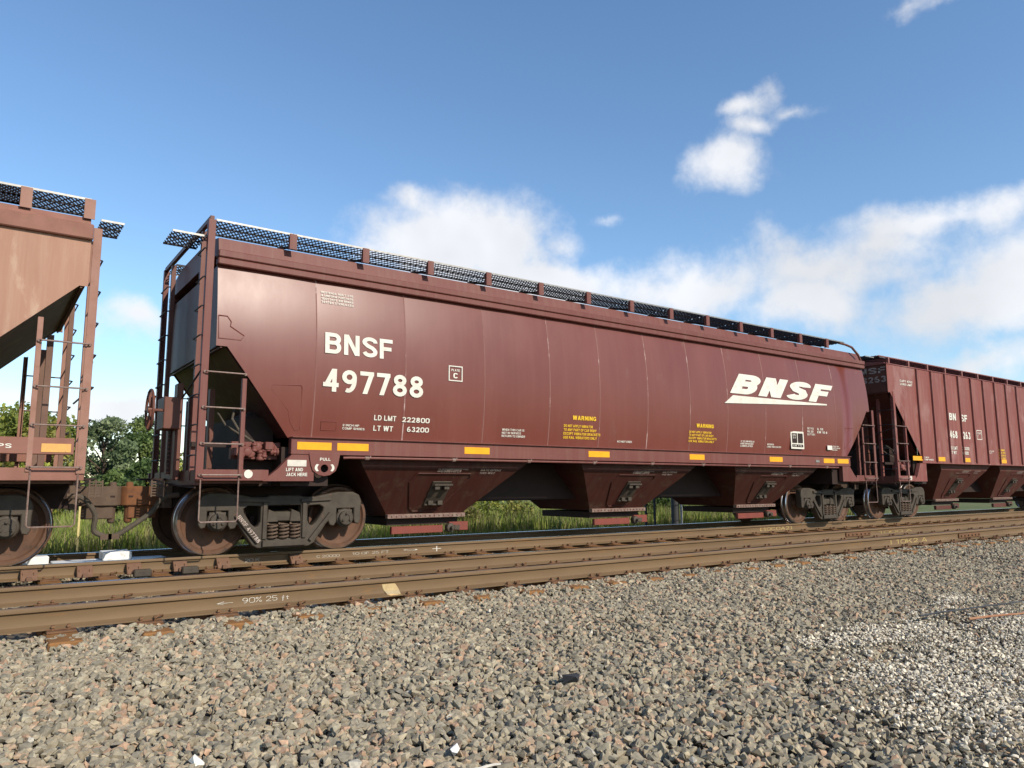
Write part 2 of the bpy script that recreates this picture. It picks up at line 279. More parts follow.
def text_geo(txt, bold=0., shear=0., space=1.0, line=1.0, lines_w=False):
    w = .135+bold*2.4; vs, fs = [], []; y0 = 0.
    def poly(pts, k):
        b0 = len(vs); vs.extend([(x, y, k) for x, y in pts]); fs.append(tuple(range(b0, b0+len(pts))))
    for row in txt.split('\n'):
        x0 = 0.
        for ch in row:
            items, adv = glyph(ch, w)
            for k, it in enumerate(items):
                if it[0] == 'D':
                    (ax, ay), (bx, by) = it[1], it[2]; e = w*1.12; poly([(x0+ax, y0+ay), (x0+bx, y0+by), (x0+bx+e, y0+by), (x0+ax+e, y0+ay)], k)
                else:
                    pts = [it[1][0]]
                    for p in it[1][1:]:
                        if math.dist(p, pts[-1]) > 1e-3: pts.append(p)
                    n = len(pts); closed = n > 3 and math.dist(pts[0], pts[-1]) < 2e-3; off = []
                    for i in range(n):
                        a = pts[i-1] if i else (pts[-2] if closed else None); c = pts[i+1] if i < n-1 else (pts[1] if closed else None); p = pts[i]
                        def nrm(u, v): d = math.dist(u, v); return (-(v[1]-u[1])/d, (v[0]-u[0])/d)
                        n1 = nrm(a, p) if a else nrm(p, c); n2 = nrm(p, c) if c else n1
                        mx_, my = n1[0]+n2[0], n1[1]+n2[1]; ll = math.hypot(mx_, my) or 1; mx_, my = mx_/ll, my/ll; q = min(1.6, 1/max(.3, mx_*n1[0]+my*n1[1]))
                        off.append((mx_*q*w/2, my*q*w/2))
                    b0 = len(vs)
                    for (px_, py), (ox, oy) in zip(pts, off): vs.append((x0+px_+ox, y0+py+oy, k)); vs.append((x0+px_-ox, y0+py-oy, k))
                    for i in range(n-1): fs.append((b0+2*i, b0+2*i+1, b0+2*i+3, b0+2*i+2))
            x0 += adv+.13*space if items else .34
        y0 -= 1.45*line
    return np.array(vs), fs
def lettering(parent, txt, x0, x1, z0, z1, mat='white', ysurf=None, bold=.012, shear=0., name='lettering', off=.0075, label=None, mirror=False, line=1.0, space=1.0, rotz=0.):
    """text stretched into the rectangle x0..x1, z0..z1 on a side that faces -y"""
    vs, fs = text_geo(txt, bold, shear, space, line)
    lay_ = vs[:, 2]; vs = vs[:, :2]; lo, hi = vs.min(0), vs.max(0); uv = (vs-lo)/(hi-lo)
    ca, sa = math.cos(rotz), math.sin(rotz); out = []
    for (u, v), lk in zip(uv, lay_):
        x, z = x0+(x1-x0)*u, z0+(z1-z0)*v
        if rotz: dx, dz = x-x0, z-z0; x, z = x0+dx*ca-dz*sa, z0+dx*sa+dz*ca
        out.append((x, (ysurf(z) if callable(ysurf) else ysurf)-off-lk*.0004, z))
    b = MB().add(out, fs); me = bpy.data.meshes.new(name); me.from_pydata(b.v, [], b.f); me.materials.append(M[mat])
    o = link(name, me, parent)
    if label: o['label'] = label
    return o

# ------------------------------------------------------------------ the ground, ballast bed and stones
def zbal(y):
    return float(np.interp(y, [-40, -16, -11, -4.3, -3.98, -3.86, 2.7, 4.6, 60], [-.75, -.70, -.40, -.235, -.190, -.250, -.250, -.72, -.75]))
g = MB(); g.add([(-900, -900, -.78), (900, -900, -.78), (900, 900, -.78), (-900, 900, -.78)], [(0, 1, 2, 3)])
M['field'] = surf('meadow', (.085, .11, .03), (.13, .14, .045), rough=.95, scale=.25, c3=(.16, .13, .06), s3=.6, t3=.55, bump=.3, bscale=5)
struct(g.build('ground', 'field'))
M['bed'] = surf('ballast_fines', (.15, .135, .105), (.10, .09, .072), rough=.95, scale=22, c3=(.20, .165, .12), s3=45, t3=.55, bump=.8, bscale=45)
g = MB(); ysp = [-22, -16, -13, -11, -9, -7, -5.5, -4.3, -3.98, -3.86, -2, 0, 2.7, 3.6, 4.6, 5.2]
for i, y in enumerate(ysp): g.v += [(-40, y, zbal(y)-.045 if y < 5 else -.82), (140, y, zbal(y)-.045 if y < 5 else -.82)]
for i in range(len(ysp)-1): g.f.append((2*i, 2*i+1, 2*i+3, 2*i+2)); g.m.append(0)
struct(g.build('ballast_bed', 'bed'))

def vnoise(x, y, seed):
    """smooth 2d value noise, numpy"""
    t = np.random.default_rng(seed).random((64, 64)); xi, yi = np.floor(x).astype(int), np.floor(y).astype(int); fx, fy = x-xi, y-yi
    fx, fy = fx*fx*(3-2*fx), fy*fy*(3-2*fy); g_ = lambda a, b: t[a % 64, b % 64]
    return (g_(xi, yi)*(1-fx)+g_(xi+1, yi)*fx)*(1-fy)+(g_(xi, yi+1)*(1-fx)+g_(xi+1, yi+1)*fx)*fy
def stone_protos(n, npts, seed):
    r_ = np.random.default_rng(seed); out = []
    for i in range(n):
        p = r_.normal(size=(npts, 3)); p /= np.linalg.norm(p, axis=1)[:, None]; p *= r_.uniform(.8, 1.15, (npts, 1))
        p = np.sign(p)*np.abs(p)**.8 * np.array([1.0, r_.uniform(.7, 1), r_.uniform(.5, .8)])
        bm = bmesh.new(); vs = [bm.verts.new(q) for q in p]
        h = bmesh.ops.convex_hull(bm, input=vs); bmesh.ops.delete(bm, geom=[v for v in bm.verts if not v.link_faces], context='VERTS')
        bmesh.ops.triangulate(bm, faces=bm.faces[:]); bmesh.ops.recalc_face_normals(bm, faces=bm.faces[:])
        bm.verts.index_update(); out.append((np.array([v.co[:] for v in bm.verts]), np.array([[v.index for v in f.verts] for f in bm.faces]))); bm.free()
    return out
PROTO = stone_protos(28, 11, 5)
def rand_rot(n):
    q = rng.normal(size=(n, 4)); q /= np.linalg.norm(q, axis=1)[:, None]; w, x, y, z = q.T
    return np.stack([1-2*(y*y+z*z), 2*(x*y-z*w), 2*(x*z+y*w), 2*(x*y+z*w), 1-2*(x*x+z*z), 2*(y*z-x*w), 2*(x*z-y*w), 2*(y*z+x*w), 1-2*(x*x+y*y)], -1).reshape(n, 3, 3)
def fast_mesh(name, V, F, mat, col=None):
    me = bpy.data.meshes.new(name); me.vertices.add(len(V)); me.vertices.foreach_set('co', V.astype(np.float32).ravel())
    k = F.shape[1]; me.loops.add(F.size); me.loops.foreach_set('vertex_index', F.astype(np.int32).ravel())
    me.polygons.add(len(F)); me.polygons.foreach_set('loop_start', np.arange(0, F.size, k, dtype=np.int32)); me.polygons.foreach_set('loop_total', np.full(len(F), k, dtype=np.int32))
    me.update(calc_edges=True)
    if col is not None:
        a = me.color_attributes.new('tint', 'FLOAT_COLOR', 'POINT'); a.data.foreach_set('color', np.c_[col, np.ones(len(col))].astype(np.float32).ravel())
    me.polygons.foreach_set('use_smooth', np.zeros(len(F), bool)); me.materials.append(mat); return me
def stones_mesh(name, pos, size, col, mat):
    n = len(pos); which = rng.integers(0, len(PROTO), n); Rm = rand_rot(n); Vs, Fs, Cs = [], [], []; base = 0
    for k, (pv, pf) in enumerate(PROTO):
        idx = np.where(which == k)[0]
        if not len(idx): continue
        sc = size[idx][:, None, None]*pv[None]*rng.uniform(.85, 1.15, (len(idx), 1, 3))
        v = np.einsum('nij,nkj->nki', Rm[idx], sc); v[:, :, 2] *= .85; v += pos[idx][:, None, :]
        f = pf[None]+(np.arange(len(idx))*len(pv))[:, None, None]+base; base += v.shape[0]*v.shape[1]
        Vs.append(v.reshape(-1, 3)); Fs.append(f.reshape(-1, 3)); Cs.append(np.repeat(col[idx], len(pv), 0))
    return fast_mesh(name, np.concatenate(Vs), np.concatenate(Fs), mat, np.concatenate(Cs))
def tint_mat(name, rough, noise_amt=.35, scale=60., trans=0.):
    mt, nt, b = new_mat(name); n = nt.nodes; l = nt.links
    a = n.new('ShaderNodeAttribute'); a.attribute_name = 'tint'; co = n.new('ShaderNodeTexCoord')
    t = n.new('ShaderNodeTexNoise'); t.inputs['Scale'].default_value = scale; t.inputs['Detail'].default_value = 5; l.new(co.outputs['Object'], t.inputs['Vector'])
    r_ = n.new('ShaderNodeMapRange'); r_.inputs['From Min'].default_value = .3; r_.inputs['From Max'].default_value = .7
    r_.inputs['To Min'].default_value = 1-noise_amt; r_.inputs['To Max'].default_value = 1+noise_amt; l.new(t.outputs['Fac'], r_.inputs['Value'])
    x = n.new('ShaderNodeVectorMath'); x.operation = 'SCALE'; l.new(a.outputs['Color'], x.inputs[0]); l.new(r_.outputs[0], x.inputs['Scale']); l.new(x.outputs[0], b.inputs['Base Color'])
    b.inputs['Roughness'].default_value = rough; b.inputs['Specular IOR Level'].default_value = .3
    if trans:
        tr = n.new('ShaderNodeBsdfTranslucent'); l.new(x.outputs[0], tr.inputs[0]); ms = n.new('ShaderNodeMixShader'); ms.inputs[0].default_value = trans
        l.new(b.outputs[0], ms.inputs[1]); l.new(tr.outputs[0], ms.inputs[2]); l.new(ms.outputs[0], n['Material Output'].inputs[0])
    return mt
M['stone'] = tint_mat('crushed_stone', .9, .22)
PAL = 1.20*np.array([(.232,.201,.142),(.190,.170,.124),(.280,.235,.158),(.33,.228,.146),(.35,.208,.130),(.125,.118,.094),(.30,.268,.19),(.37,.315,.215),(.22,.180,.126),(.45,.42,.35)])
PRB = np.array([.23,.20,.16,.10,.055,.09,.09,.045,.03,.005])
def white_mask(x, y):
    """where pale limestone chips are spilled over the ballast"""
    w = np.zeros_like(x)
    for cx, cy, rx, ry, a, s in [(2.7,-7.35,1.0,.35,-15,.9),(1.5,-8.35,1.5,.6,15,1.0),(2.6,-8.1,1.6,.7,10,1.0),(4.2,-7.9,1.6,.6,5,.95),(.5,-8.9,.7,.3,30,.7),(4.6,-6.95,1.5,.25,10,.6)]:
        c, s_ = math.cos(R(a)), math.sin(R(a)); dx, dy = x-cx, y-cy
        w = np.maximum(w, s*np.exp(-((dx*c+dy*s_)/rx)**2-((-dx*s_+dy*c)/ry)**2))
    return w*(.45+1.0*vnoise(x*2.2, y*2.2, 4))
def sand_mask(x, y): return np.exp(-((x-3.75)/1.1)**2-((y+7.42)/.22)**2)
def lay(n, x0, x1, y0, y1, keep, smin, smax, zjit, dz=0., small_white=False):
    x = rng.uniform(x0, x1, n); y = rng.uniform(y0, y1, n); k = keep(x, y); x, y = x[k], y[k]; n = len(x)
    s = smin+(smax-smin)*rng.random(n)**1.6
    z = np.array(np.interp(y, [-40,-16,-11,-4.3,-3.98,-3.86,2.7,4.6], [-.75,-.70,-.40,-.235,-.190,-.250,-.250,-.72]))+(vnoise(x*1.1, y*1.1, 2)-.5)*.05*(y < -4.3)+(vnoise(x*4, y*4, 3)-.5)*.025+rng.uniform(-zjit, zjit, n)+dz
    c = PAL[rng.choice(len(PAL), n, p=PRB/PRB.sum())]
    c = (c*.68+c.mean(0)*.32)*rng.uniform(.82, 1.15, (n, 1))
    w = white_mask(x, y)
    if small_white:
        kk = rng.random(n) < np.clip(w*w*1.2-.05, 0, .60); x, y, z, s, c = x[kk], y[kk], z[kk], s[kk], c[kk]; n = len(x)
        wc = np.array([(.70,.62,.48),(.58,.51,.39),(.43,.36,.27),(.28,.235,.175)])[rng.choice(4, n, p=[.42,.3,.16,.12])]; c = wc*rng.uniform(.85, 1.1, (n, 1)); z += .033
    else:
        s = s*(1-.42*np.clip(w, 0, 1)); kk = rng.random(n) > sand_mask(x, y)*.85; x, y, z, s, c = x[kk], y[kk], z[kk], s[kk], c[kk]; n = len(x)
    return np.c_[x, y, z], s, c
def in_view(x, y, mg=1.2):
    # the wedge of ground in front of the camera plus a margin for a step to either side
    return (y < -3.72) & (x > -3.5-mg) & ((x+3.49)*.94-(y+10.61)*2.75 < 3.2+mg*2.2) & ((y-(-6.9+mg*-.9))+(x+3.5)*.74 > 0)
parts = []
parts.append(lay(128000, -5.2, 9, -11.3, -3.72, lambda x, y: in_view(x, y), .021, .043, .014))
parts.append(lay(26000, 9, 30, -6.5, -3.72, lambda x, y: rng.random(len(x)) < np.clip(1.5-(x-9)/24, .4, 1), .026, .044, .014))
parts.append(lay(30000, 1, 20, -10.5, -5.0, lambda x, y: (~in_view(x, y)) | ((x > 9) & (y < -6.5)), .026, .046, .014))
parts.append(lay(130000, -2.5, 7.5, -10, -6.3, lambda x, y: in_view(x, y), .008, .020, .012, small_white=True))
parts.append(lay(26000, -5, 20, -3.62, 2.6, lambda x, y: np.ones(len(x), bool), .022, .040, .012, dz=-.01))
parts.append(lay(9000, -5, 30, 2.6, 4.7, lambda x, y: np.ones(len(x), bool), .025, .045, .012))
pos = np.concatenate([p[0] for p in parts]); siz = np.concatenate([p[1] for p in parts]); col = np.concatenate([p[2] for p in parts])
st = link('ballast_stones', stones_mesh('ballast_stones', pos, siz, col, M['stone'])); st['kind'] = 'stuff'
st['label'] = 'crushed grey, tan and pink ballast stones with pale limestone chips'; st['category'] = 'ballast'
print('stones', len(pos), 'tris', len(st.data.polygons))
def loose_stone(px, y, sz, colr, label, name='stone', cat='stone'):
    me = stones_mesh(name, np.array([(0., 0., 0.)]), np.array([sz]), np.array([colr]), M['stone'])
    return tag(link(name, me, None, (px, y, zbal(y)+sz*.75)), label, cat)
loose_stone(-.44, -6.957, .07, (.035, .036, .04), 'large charcoal black stone lying alone among the grey ballast')
loose_stone(-2.62, -7.05, .050, (.75, .72, .64), 'pale white limestone lump among the ballast in front of the chalk marked rail')
loose_stone(-1.62, -7.55, .040, (.78, .76, .70), 'small bright white flake of stone in the foreground ballast')
loose_stone(.55, -8.35, .045, (.05, .05, .05), 'dark stone at the edge of the spilled white chips')
def stick(p, q, r_, mat, label, sag=.004, name='stick'):
    p, q = Vector(p), Vector(q); pts = [p.lerp(q, t)+Vector((random.uniform(-.01, .01), random.uniform(-.01, .01), sag*math.sin(t*3.1))) for t in [i/6 for i in range(7)]]
    b = MB(); b.tube([v-p for v in pts], [r_*(1-.35*i/6) for i in range(7)], 7); return tag(b.build(name, mat, None, loc=p), label, 'stick')
M['redstick'] = surf('reddish_wood', (.27, .105, .055), (.36, .20, .11), rough=.7, scale=15)
M['paleshard'] = surf('pale_stick', (.60, .56, .48), (.5, .46, .4), rough=.8, scale=12)
stick((3.62, -7.50, -.250), (4.25, -7.72, -.235), .012, 'redstick', 'reddish brown stick lying on the sandy patch by the white chips')
stick((3.35, -7.22, -.235), (4.9, -7.45, -.225), .009, 'post', 'thin dark stick lying behind the reddish brown stick', .006)
stick((-1.73, -7.83, -.27), (-1.58, -7.85, -.265), .008, 'paleshard', 'thin pale splinter lying on the foreground ballast', .004, 'splinter')

# ------------------------------------------------------------------ rails and ties
HALF = [(0, 0), (.024, 0), (.033, -.004), (.037, -.014), (.036, -.036), (.012, -.047), (.0090, -.075), (.0090, -.118), (.016, -.142), (.045, -.155), (.076, -.162), (.076, -.174)]
PROFILE = HALF+[(-a, b) for a, b in HALF[:0:-1]]
def rail(y, x0, x1, label, top='railtop', side='rail'):
    b = MB(); n = len(PROFILE); step = [x0]+[x for x in np.arange(math.ceil(x0), 24, 2.0)]+[x1]; k = len(step)
    for x in step: b.v += [(x, a, z) for a, z in PROFILE]
    for i in range(k-1):
        for j in range(n):
            j2 = (j+1) % n; t = j in (0, 1, n-1, n-2); b.f.append((i*n+j, i*n+j2, (i+1)*n+j2, (i+1)*n+j)); b.m.append(1 if t else 0)
    b.f.append(tuple(range(n))); b.m.append(0); b.f.append(tuple((k-1)*n+j for j in range(n))); b.m.append(0)
    return tag(b.build('rail', [side, top], None, loc=(0, y, 0), sharp=38), label, 'rail')
YN, YF = -3.70, -2.195
r1 = rail(YN, -40, 140, 'front rusty rail with chalk writing on its web', top='rusthead')
r2 = rail(YF, -40, 140, 'rusty rail with bright worn head, behind the chalk marked rail')
r3 = rail(0.0, -40, 140, 'rail with braces under the wheels on the sunlit side of the train')
r4 = rail(1.50, -40, 140, 'shaded rail under the far wheels of the train')
# tie plates, spikes and ties
tie_me = MB().box(-.115, .115, -1.30, 1.30, -.10, .06).mesh('railroad_tie', 'tie', bev=.012)
pl_me = MB().box(-.10, .10, -.165, .165, 0, .016).box(-.10, .10, -.10, -.082, .016, .026).box(-.10, .10, .082, .10, .016, .026).mesh('tie_plate', 'plate', bev=.004)
spk = MB().box(-.008, .008, -.008, .008, -.02, .026); spk.hexa([(-.014,-.018,.024),(.014,-.018,.024),(.014,.016,.026),(-.014,.016,.026)], [(-.010,-.012,.040),(.010,-.012,.040),(.010,.012,.043),(-.010,.012,.043)])
spk_me = spk.mesh('spike', 'plate')
clip = MB(); clip.tube([(-.035,-.035,.0),(-.03,-.045,.028),(0,-.03,.045),(.03,-.005,.042),(.035,.02,.03)], .008, 6); clip_me = clip.mesh('clip', 'plate')
def tie_row(yc, ys2, label, group, x0, x1, jit=0.):
    k = 0
    for x in np.arange(x0, x1, .61):
        xx = x+random.uniform(-.015, .015); t = tag(link('railroad_tie', tie_me, None, (xx, yc+random.uniform(-.02, .02), -.251)), label, 'tie', group)
        for sgn, yr in ((-1, ys2[0]), (1, ys2[1])):
            p = link('tie_plate', pl_me, t, (0, yr-t.location.y, .0605))
            if xx < 22:
                for dx, dy in ((-.055, -.088), (.05, -.088), (.055, .088), (-.05, .088)):
                    sp = link('spike', spk_me, p, (dx, dy+math.copysign(.006, dy), .012), (0, 0, math.pi if dy > 0 else 0))
                if (k+sgn) % 2 == 0: link('clip', clip_me, p, (.075, -.085, .014))
        k += 1
tie_row((YN+YF)/2, (YN, YF), 'rust stained tie under the two front rails', 'ties of the front track', -7.77, 34)
tie_row(.75, (0, 1.5), 'rust stained tie under the train', 'ties of the track the train stands on', -7.6, 34)
# rail braces on the field side of r3
br = MB(); br.prism([(-.165,-.172),(-.08,-.172),(-.030,-.062),(-.030,-.042),(-.040,-.036),(-.085,-.060),(-.165,-.142)], 'x', -.085, .085); br.box(-.03, .03, -.20, -.13, -.172, -.125)
br.tube([(-.055,-.135,-.13),(-.055,-.120,-.075)], .014, 6); br.tube([(.055,-.135,-.13),(.055,-.120,-.075)], .014, 6)
br_me = br.mesh('rail_brace', 'brace', bev=.006)
for i, x in enumerate((-2.92, -2.35, -1.81, -1.27, -.73, .264)): link('rail_brace', br_me, r3, (x, 0, 0))
blk = MB().box(-.10, .10, -.26, -.15, -.20, -.11).mesh('brace_block', 'dark_steel', bev=.012)
for x in (-1.78, -1.22): link('brace_block', blk, r3, (x+.05, 0, 0))
# chalk and paint-stick marks on the webs
def chalk(parent, txt, x0, x1, z0, z1, mat, yoff, bold=-.026, shear=.2, rot=0.): return lettering(parent, txt, x0, x1, z0, z1, mat, ysurf=yoff, bold=bold, shear=shear, name='chalk_writing', off=.0005, rotz=rot)
chalk(r1, '<', -1.72, -1.58, -.112, -.085, 'chalk', -.0125); chalk(r1, '90% 25 ft', -1.50, -1.08, -.125, -.070, 'chalk', -.0125)
chalk(r1, 'I 10K2 A', 9.6, 10.9, -.135, -.062, 'ychalk', -.0125, -.01); chalk(r2, '1000 A', 12.0, 13.4, -.12, -.07, 'ychalk', -.0125)
chalk(r3, '[10C0A2]', 11.0, 12.2, -.13, -.06, 'ychalk', -.0125, -.01); chalk(r3, 'C 20000', .60, .95, -.12, -.085, 'chalk', -.0125)
chalk(r3, '10 OF 25 FT', 1.15, 1.75, -.11, -.075, 'chalk', -.0125); chalk(r3, '9 in', 2.0, 2.25, -.10, -.075, 'chalk', -.0125); chalk(r3, '+', 2.52, 2.68, -.13, -.03, 'chalk', -.0125); chalk(r3, '20 K', -.42, -.22, -.12, -.075, 'chalk', -.0125)
w = MB(); w.add([(-.085,-.0110,-.055),(.055,-.0110,-.053),(.085,-.0115,-.090),(-.075,-.0115,-.095),(.100,-.0120,-.117),(-.060,-.0120,-.119),(.105,-.046,-.1545),(-.04,-.046,-.1545),(.10,-.077,-.1615),(-.02,-.077,-.1615)], [(0,1,2,3),(3,2,4,5),(5,4,6,7),(7,6,8,9)]); w.build('weld_mark', 'weld', r1, loc=(-.06, 0, 0))  # pale, smooth, half-metallic patch laid over the web and foot of the front rail
jb = MB(); jb.box(-.46, .46, -.036, -.010, -.135, -.052)
for x in (-.38, -.23, -.08, .08, .23, .38): jb.lathe([(.018, -.058), (.018, -.036)], 6, (x, 0, -.093))
jb_me = jb.mesh('joint_bar', 'plate', bev=.005); link('joint_bar', jb_me, r2, (11.2, 0, 0)); link('joint_bar', jb_me, r1, (12.6, 0, 0))

# ------------------------------------------------------------------ trucks (shared meshes)
def mirror(pts): return pts+[(-a, b) for a, b in reversed(pts) if abs(a) > 1e-6]
FO = mirror([(0,.775),(.21,.775),(.25,.755),(.44,.750),(.60,.785),(.78,.815),(1.00,.815),(1.09,.775),(1.125,.69),(1.115,.60),(1.115,.42),(1.09,.38),(1.05,.39),(1.035,.44),(1.035,.605),(.745,.605),(.745,.41),(.715,.36),(.67,.37),(.64,.44),(.60,.40),(.42,.135),(.35,.095),(0,.085)])
FH1 = [(.315,.655),(.50,.665),(.575,.62),(.565,.56),(.47,.41),(.40,.345),(.345,.37),(.315,.44)]
FH0 = [(-.245,.665),(.245,.665),(.245,.185),(-.245,.185)]
fv, ff = curve_fill([FO, FH1, [(-a, b) for a, b in FH1], FH0], .075, .014)
sf = MB().add(fv, ff)
# raised flanges along the top and diagonals
for s in (-1, 1):
    sf.bar((s*.22, -.055, .715), (s*.66, -.055, .735), .11, .05); sf.bar((s*.36, -.06, .16), (s*.66, -.06, .53), .10, .05)
    sf.box(s*.275-.028, s*.275+.028, -.10, -.03, .20, .70)
sf.box(-.30, .30, -.115, -.02, .10, .185)
sf_me = sf.mesh('side_frame', 'dark_steel', bev=.006)
wheel_prof = [(.04,-.845),(.105,-.845),(.125,-.83),(.150,-.765),(.24,-.742),(.335,-.745),(.385,-.775),(.398,-.797),(.405,-.805),(.441,-.805),(.4565,-.788),(.4565,-.787),(.462,-.705),(.470,-.700),(.488,-.685),(.488,-.672),(.474,-.664),(.40,-.664),(.38,-.69),(.15,-.70),(.12,-.66),(.085,-.66)]
mis = [0]*(len(wheel_prof)-1); mis[9] = mis[10] = mis[11] = mis[12] = 1
wh_me = MB().lathe(wheel_prof, 56, mis=mis).mesh('wheel', ['wheel', 'tread'], sharp=28)
ax_me = MB().lathe([(.085, -.72), (.075, -.3), (.075, .3), (.085, .72)], 20).mesh('axle', 'dark_steel')
cap = MB().lathe([(.128,-.905),(.135,-.925),(.135,-1.055),(.122,-1.075),(.104,-1.08),(.104,-1.118),(.094,-1.128),(.05,-1.130),(.045,-1.122),(.0,-1.122)], 28)
for a in (90, 210, 330): cap.lathe([(.019, -1.125), (.019, -1.148), (.012, -1.152)], 6, (.062*math.cos(R(a)), 0, .062*math.sin(R(a))))
cap.prism([(-.105,.08),(.105,.08),(.105,.118),(-.105,.118)], 'y', -1.07, -.93); cap_me = cap.mesh('bearing', 'dark_steel', sharp=30)
hel = [(.062*math.cos(t), .062*math.sin(t), .215*t/(2*math.pi*4.5)) for t in np.linspace(0, 2*math.pi*4.5, 64)]
sp_me = MB().tube(hel, .0155, 7).mesh('spring', 'coupler', sharp=60)
bo = MB(); bo.prism([(-1.04,.44),(-.92,.40),(-.6,.34),(.6,.34),(.92,.40),(1.04,.44),(1.04,.56),(.5,.62),(-.5,.62),(-1.04,.56)], 'x', -.20, .20)
bo.lathe([(.20, .61), (.20, .70)], 24, axis='z')
for s in (-1, 1): bo.prism([(s*.16-.08,.425),(s*.16+.08,.425),(s*.16+.06,.55),(s*.16-.06,.60)], 'y', -1.06, -.95); bo.prism([(s*.16-.08,.425),(s*.16+.08,.425),(s*.16+.06,.55),(s*.16-.06,.60)], 'y', .95, 1.06)
bo_me = bo.mesh('truck', 'dark_steel', bev=.008)
bb = MB(); bb.tube([(0,-.80,.36),(0,.80,.36)], .03, 8); bb.box(-.03, .03, -.80, -.66, .26, .50); bb.box(-.03, .03, .66, .80, .26, .50); bb_me = bb.mesh('brake_beam', 'black')
def truck(car, x, letters=None):
    t = link('truck', bo_me, car, (x, 0, 0))
    for s in (-1, 1):
        f_ = link('side_frame', sf_me, t, (0, s*1.0, 0), (0, 0, 0 if s < 0 else math.pi))
        for xx in (-.157, 0, .157):
            for dy in (-.055, .085): link('spring', sp_me, t, (xx, s*(1.0-dy), .19))
        if s < 0 and letters: lettering(t, letters, -.655, -.20, .505, .560, 'faintwhite', ysurf=-1.116, off=.003, bold=.02, rotz=R(-51), name='frame_lettering')
    for xx in (-.889, .889):
        link('axle', ax_me, t, (xx, 0, .457))
        for s in (-1, 1):
            link('wheel', wh_me, t, (xx, 0, .457), (0, random.uniform(0, 6), 0) if s < 0 else (0, random.uniform(0, 6), math.pi))
            link('bearing', cap_me, t, (xx, 0, .457), (0, 0, 0 if s < 0 else math.pi))
        link('brake_beam', bb_me, t, (xx-math.copysign(.53, xx), 0, 0))
    return t

# ------------------------------------------------------------------ running-board grating
def grating(length, width, nm, mats):
    """expanded-metal walkway: two sets of diagonal strands, edge angles; local x 0..length, y 0..width, top at z 0"""
    b = MB(); pit = .050; dx = width*.5
    n = int((length+dx)/pit)+1
    for i in range(n):
        a0 = i*pit-dx; lo, hi = max(0, -a0/dx), min(1, (length-a0)/dx)
        if hi-lo < .02: continue
        b.bar((a0+dx*lo, width*lo, -.010), (a0+dx*hi, width*hi, -.010), .008, .021, 0)
        if i % 2 == 0: b.bar((a0+dx*lo, width*(1-lo), -.012), (a0+dx*hi, width*(1-hi), -.012), .007, .014, 0)
    b.box(0, length, -.003, .003, -.022, .003, 1); b.box(0, length, width-.004, width+.004, -.03, .001, 0)
    for y in (width*.5,): b.box(0, length, y-.003, y+.003, -.024, -.001, 0)
    return b.mesh(nm, mats)

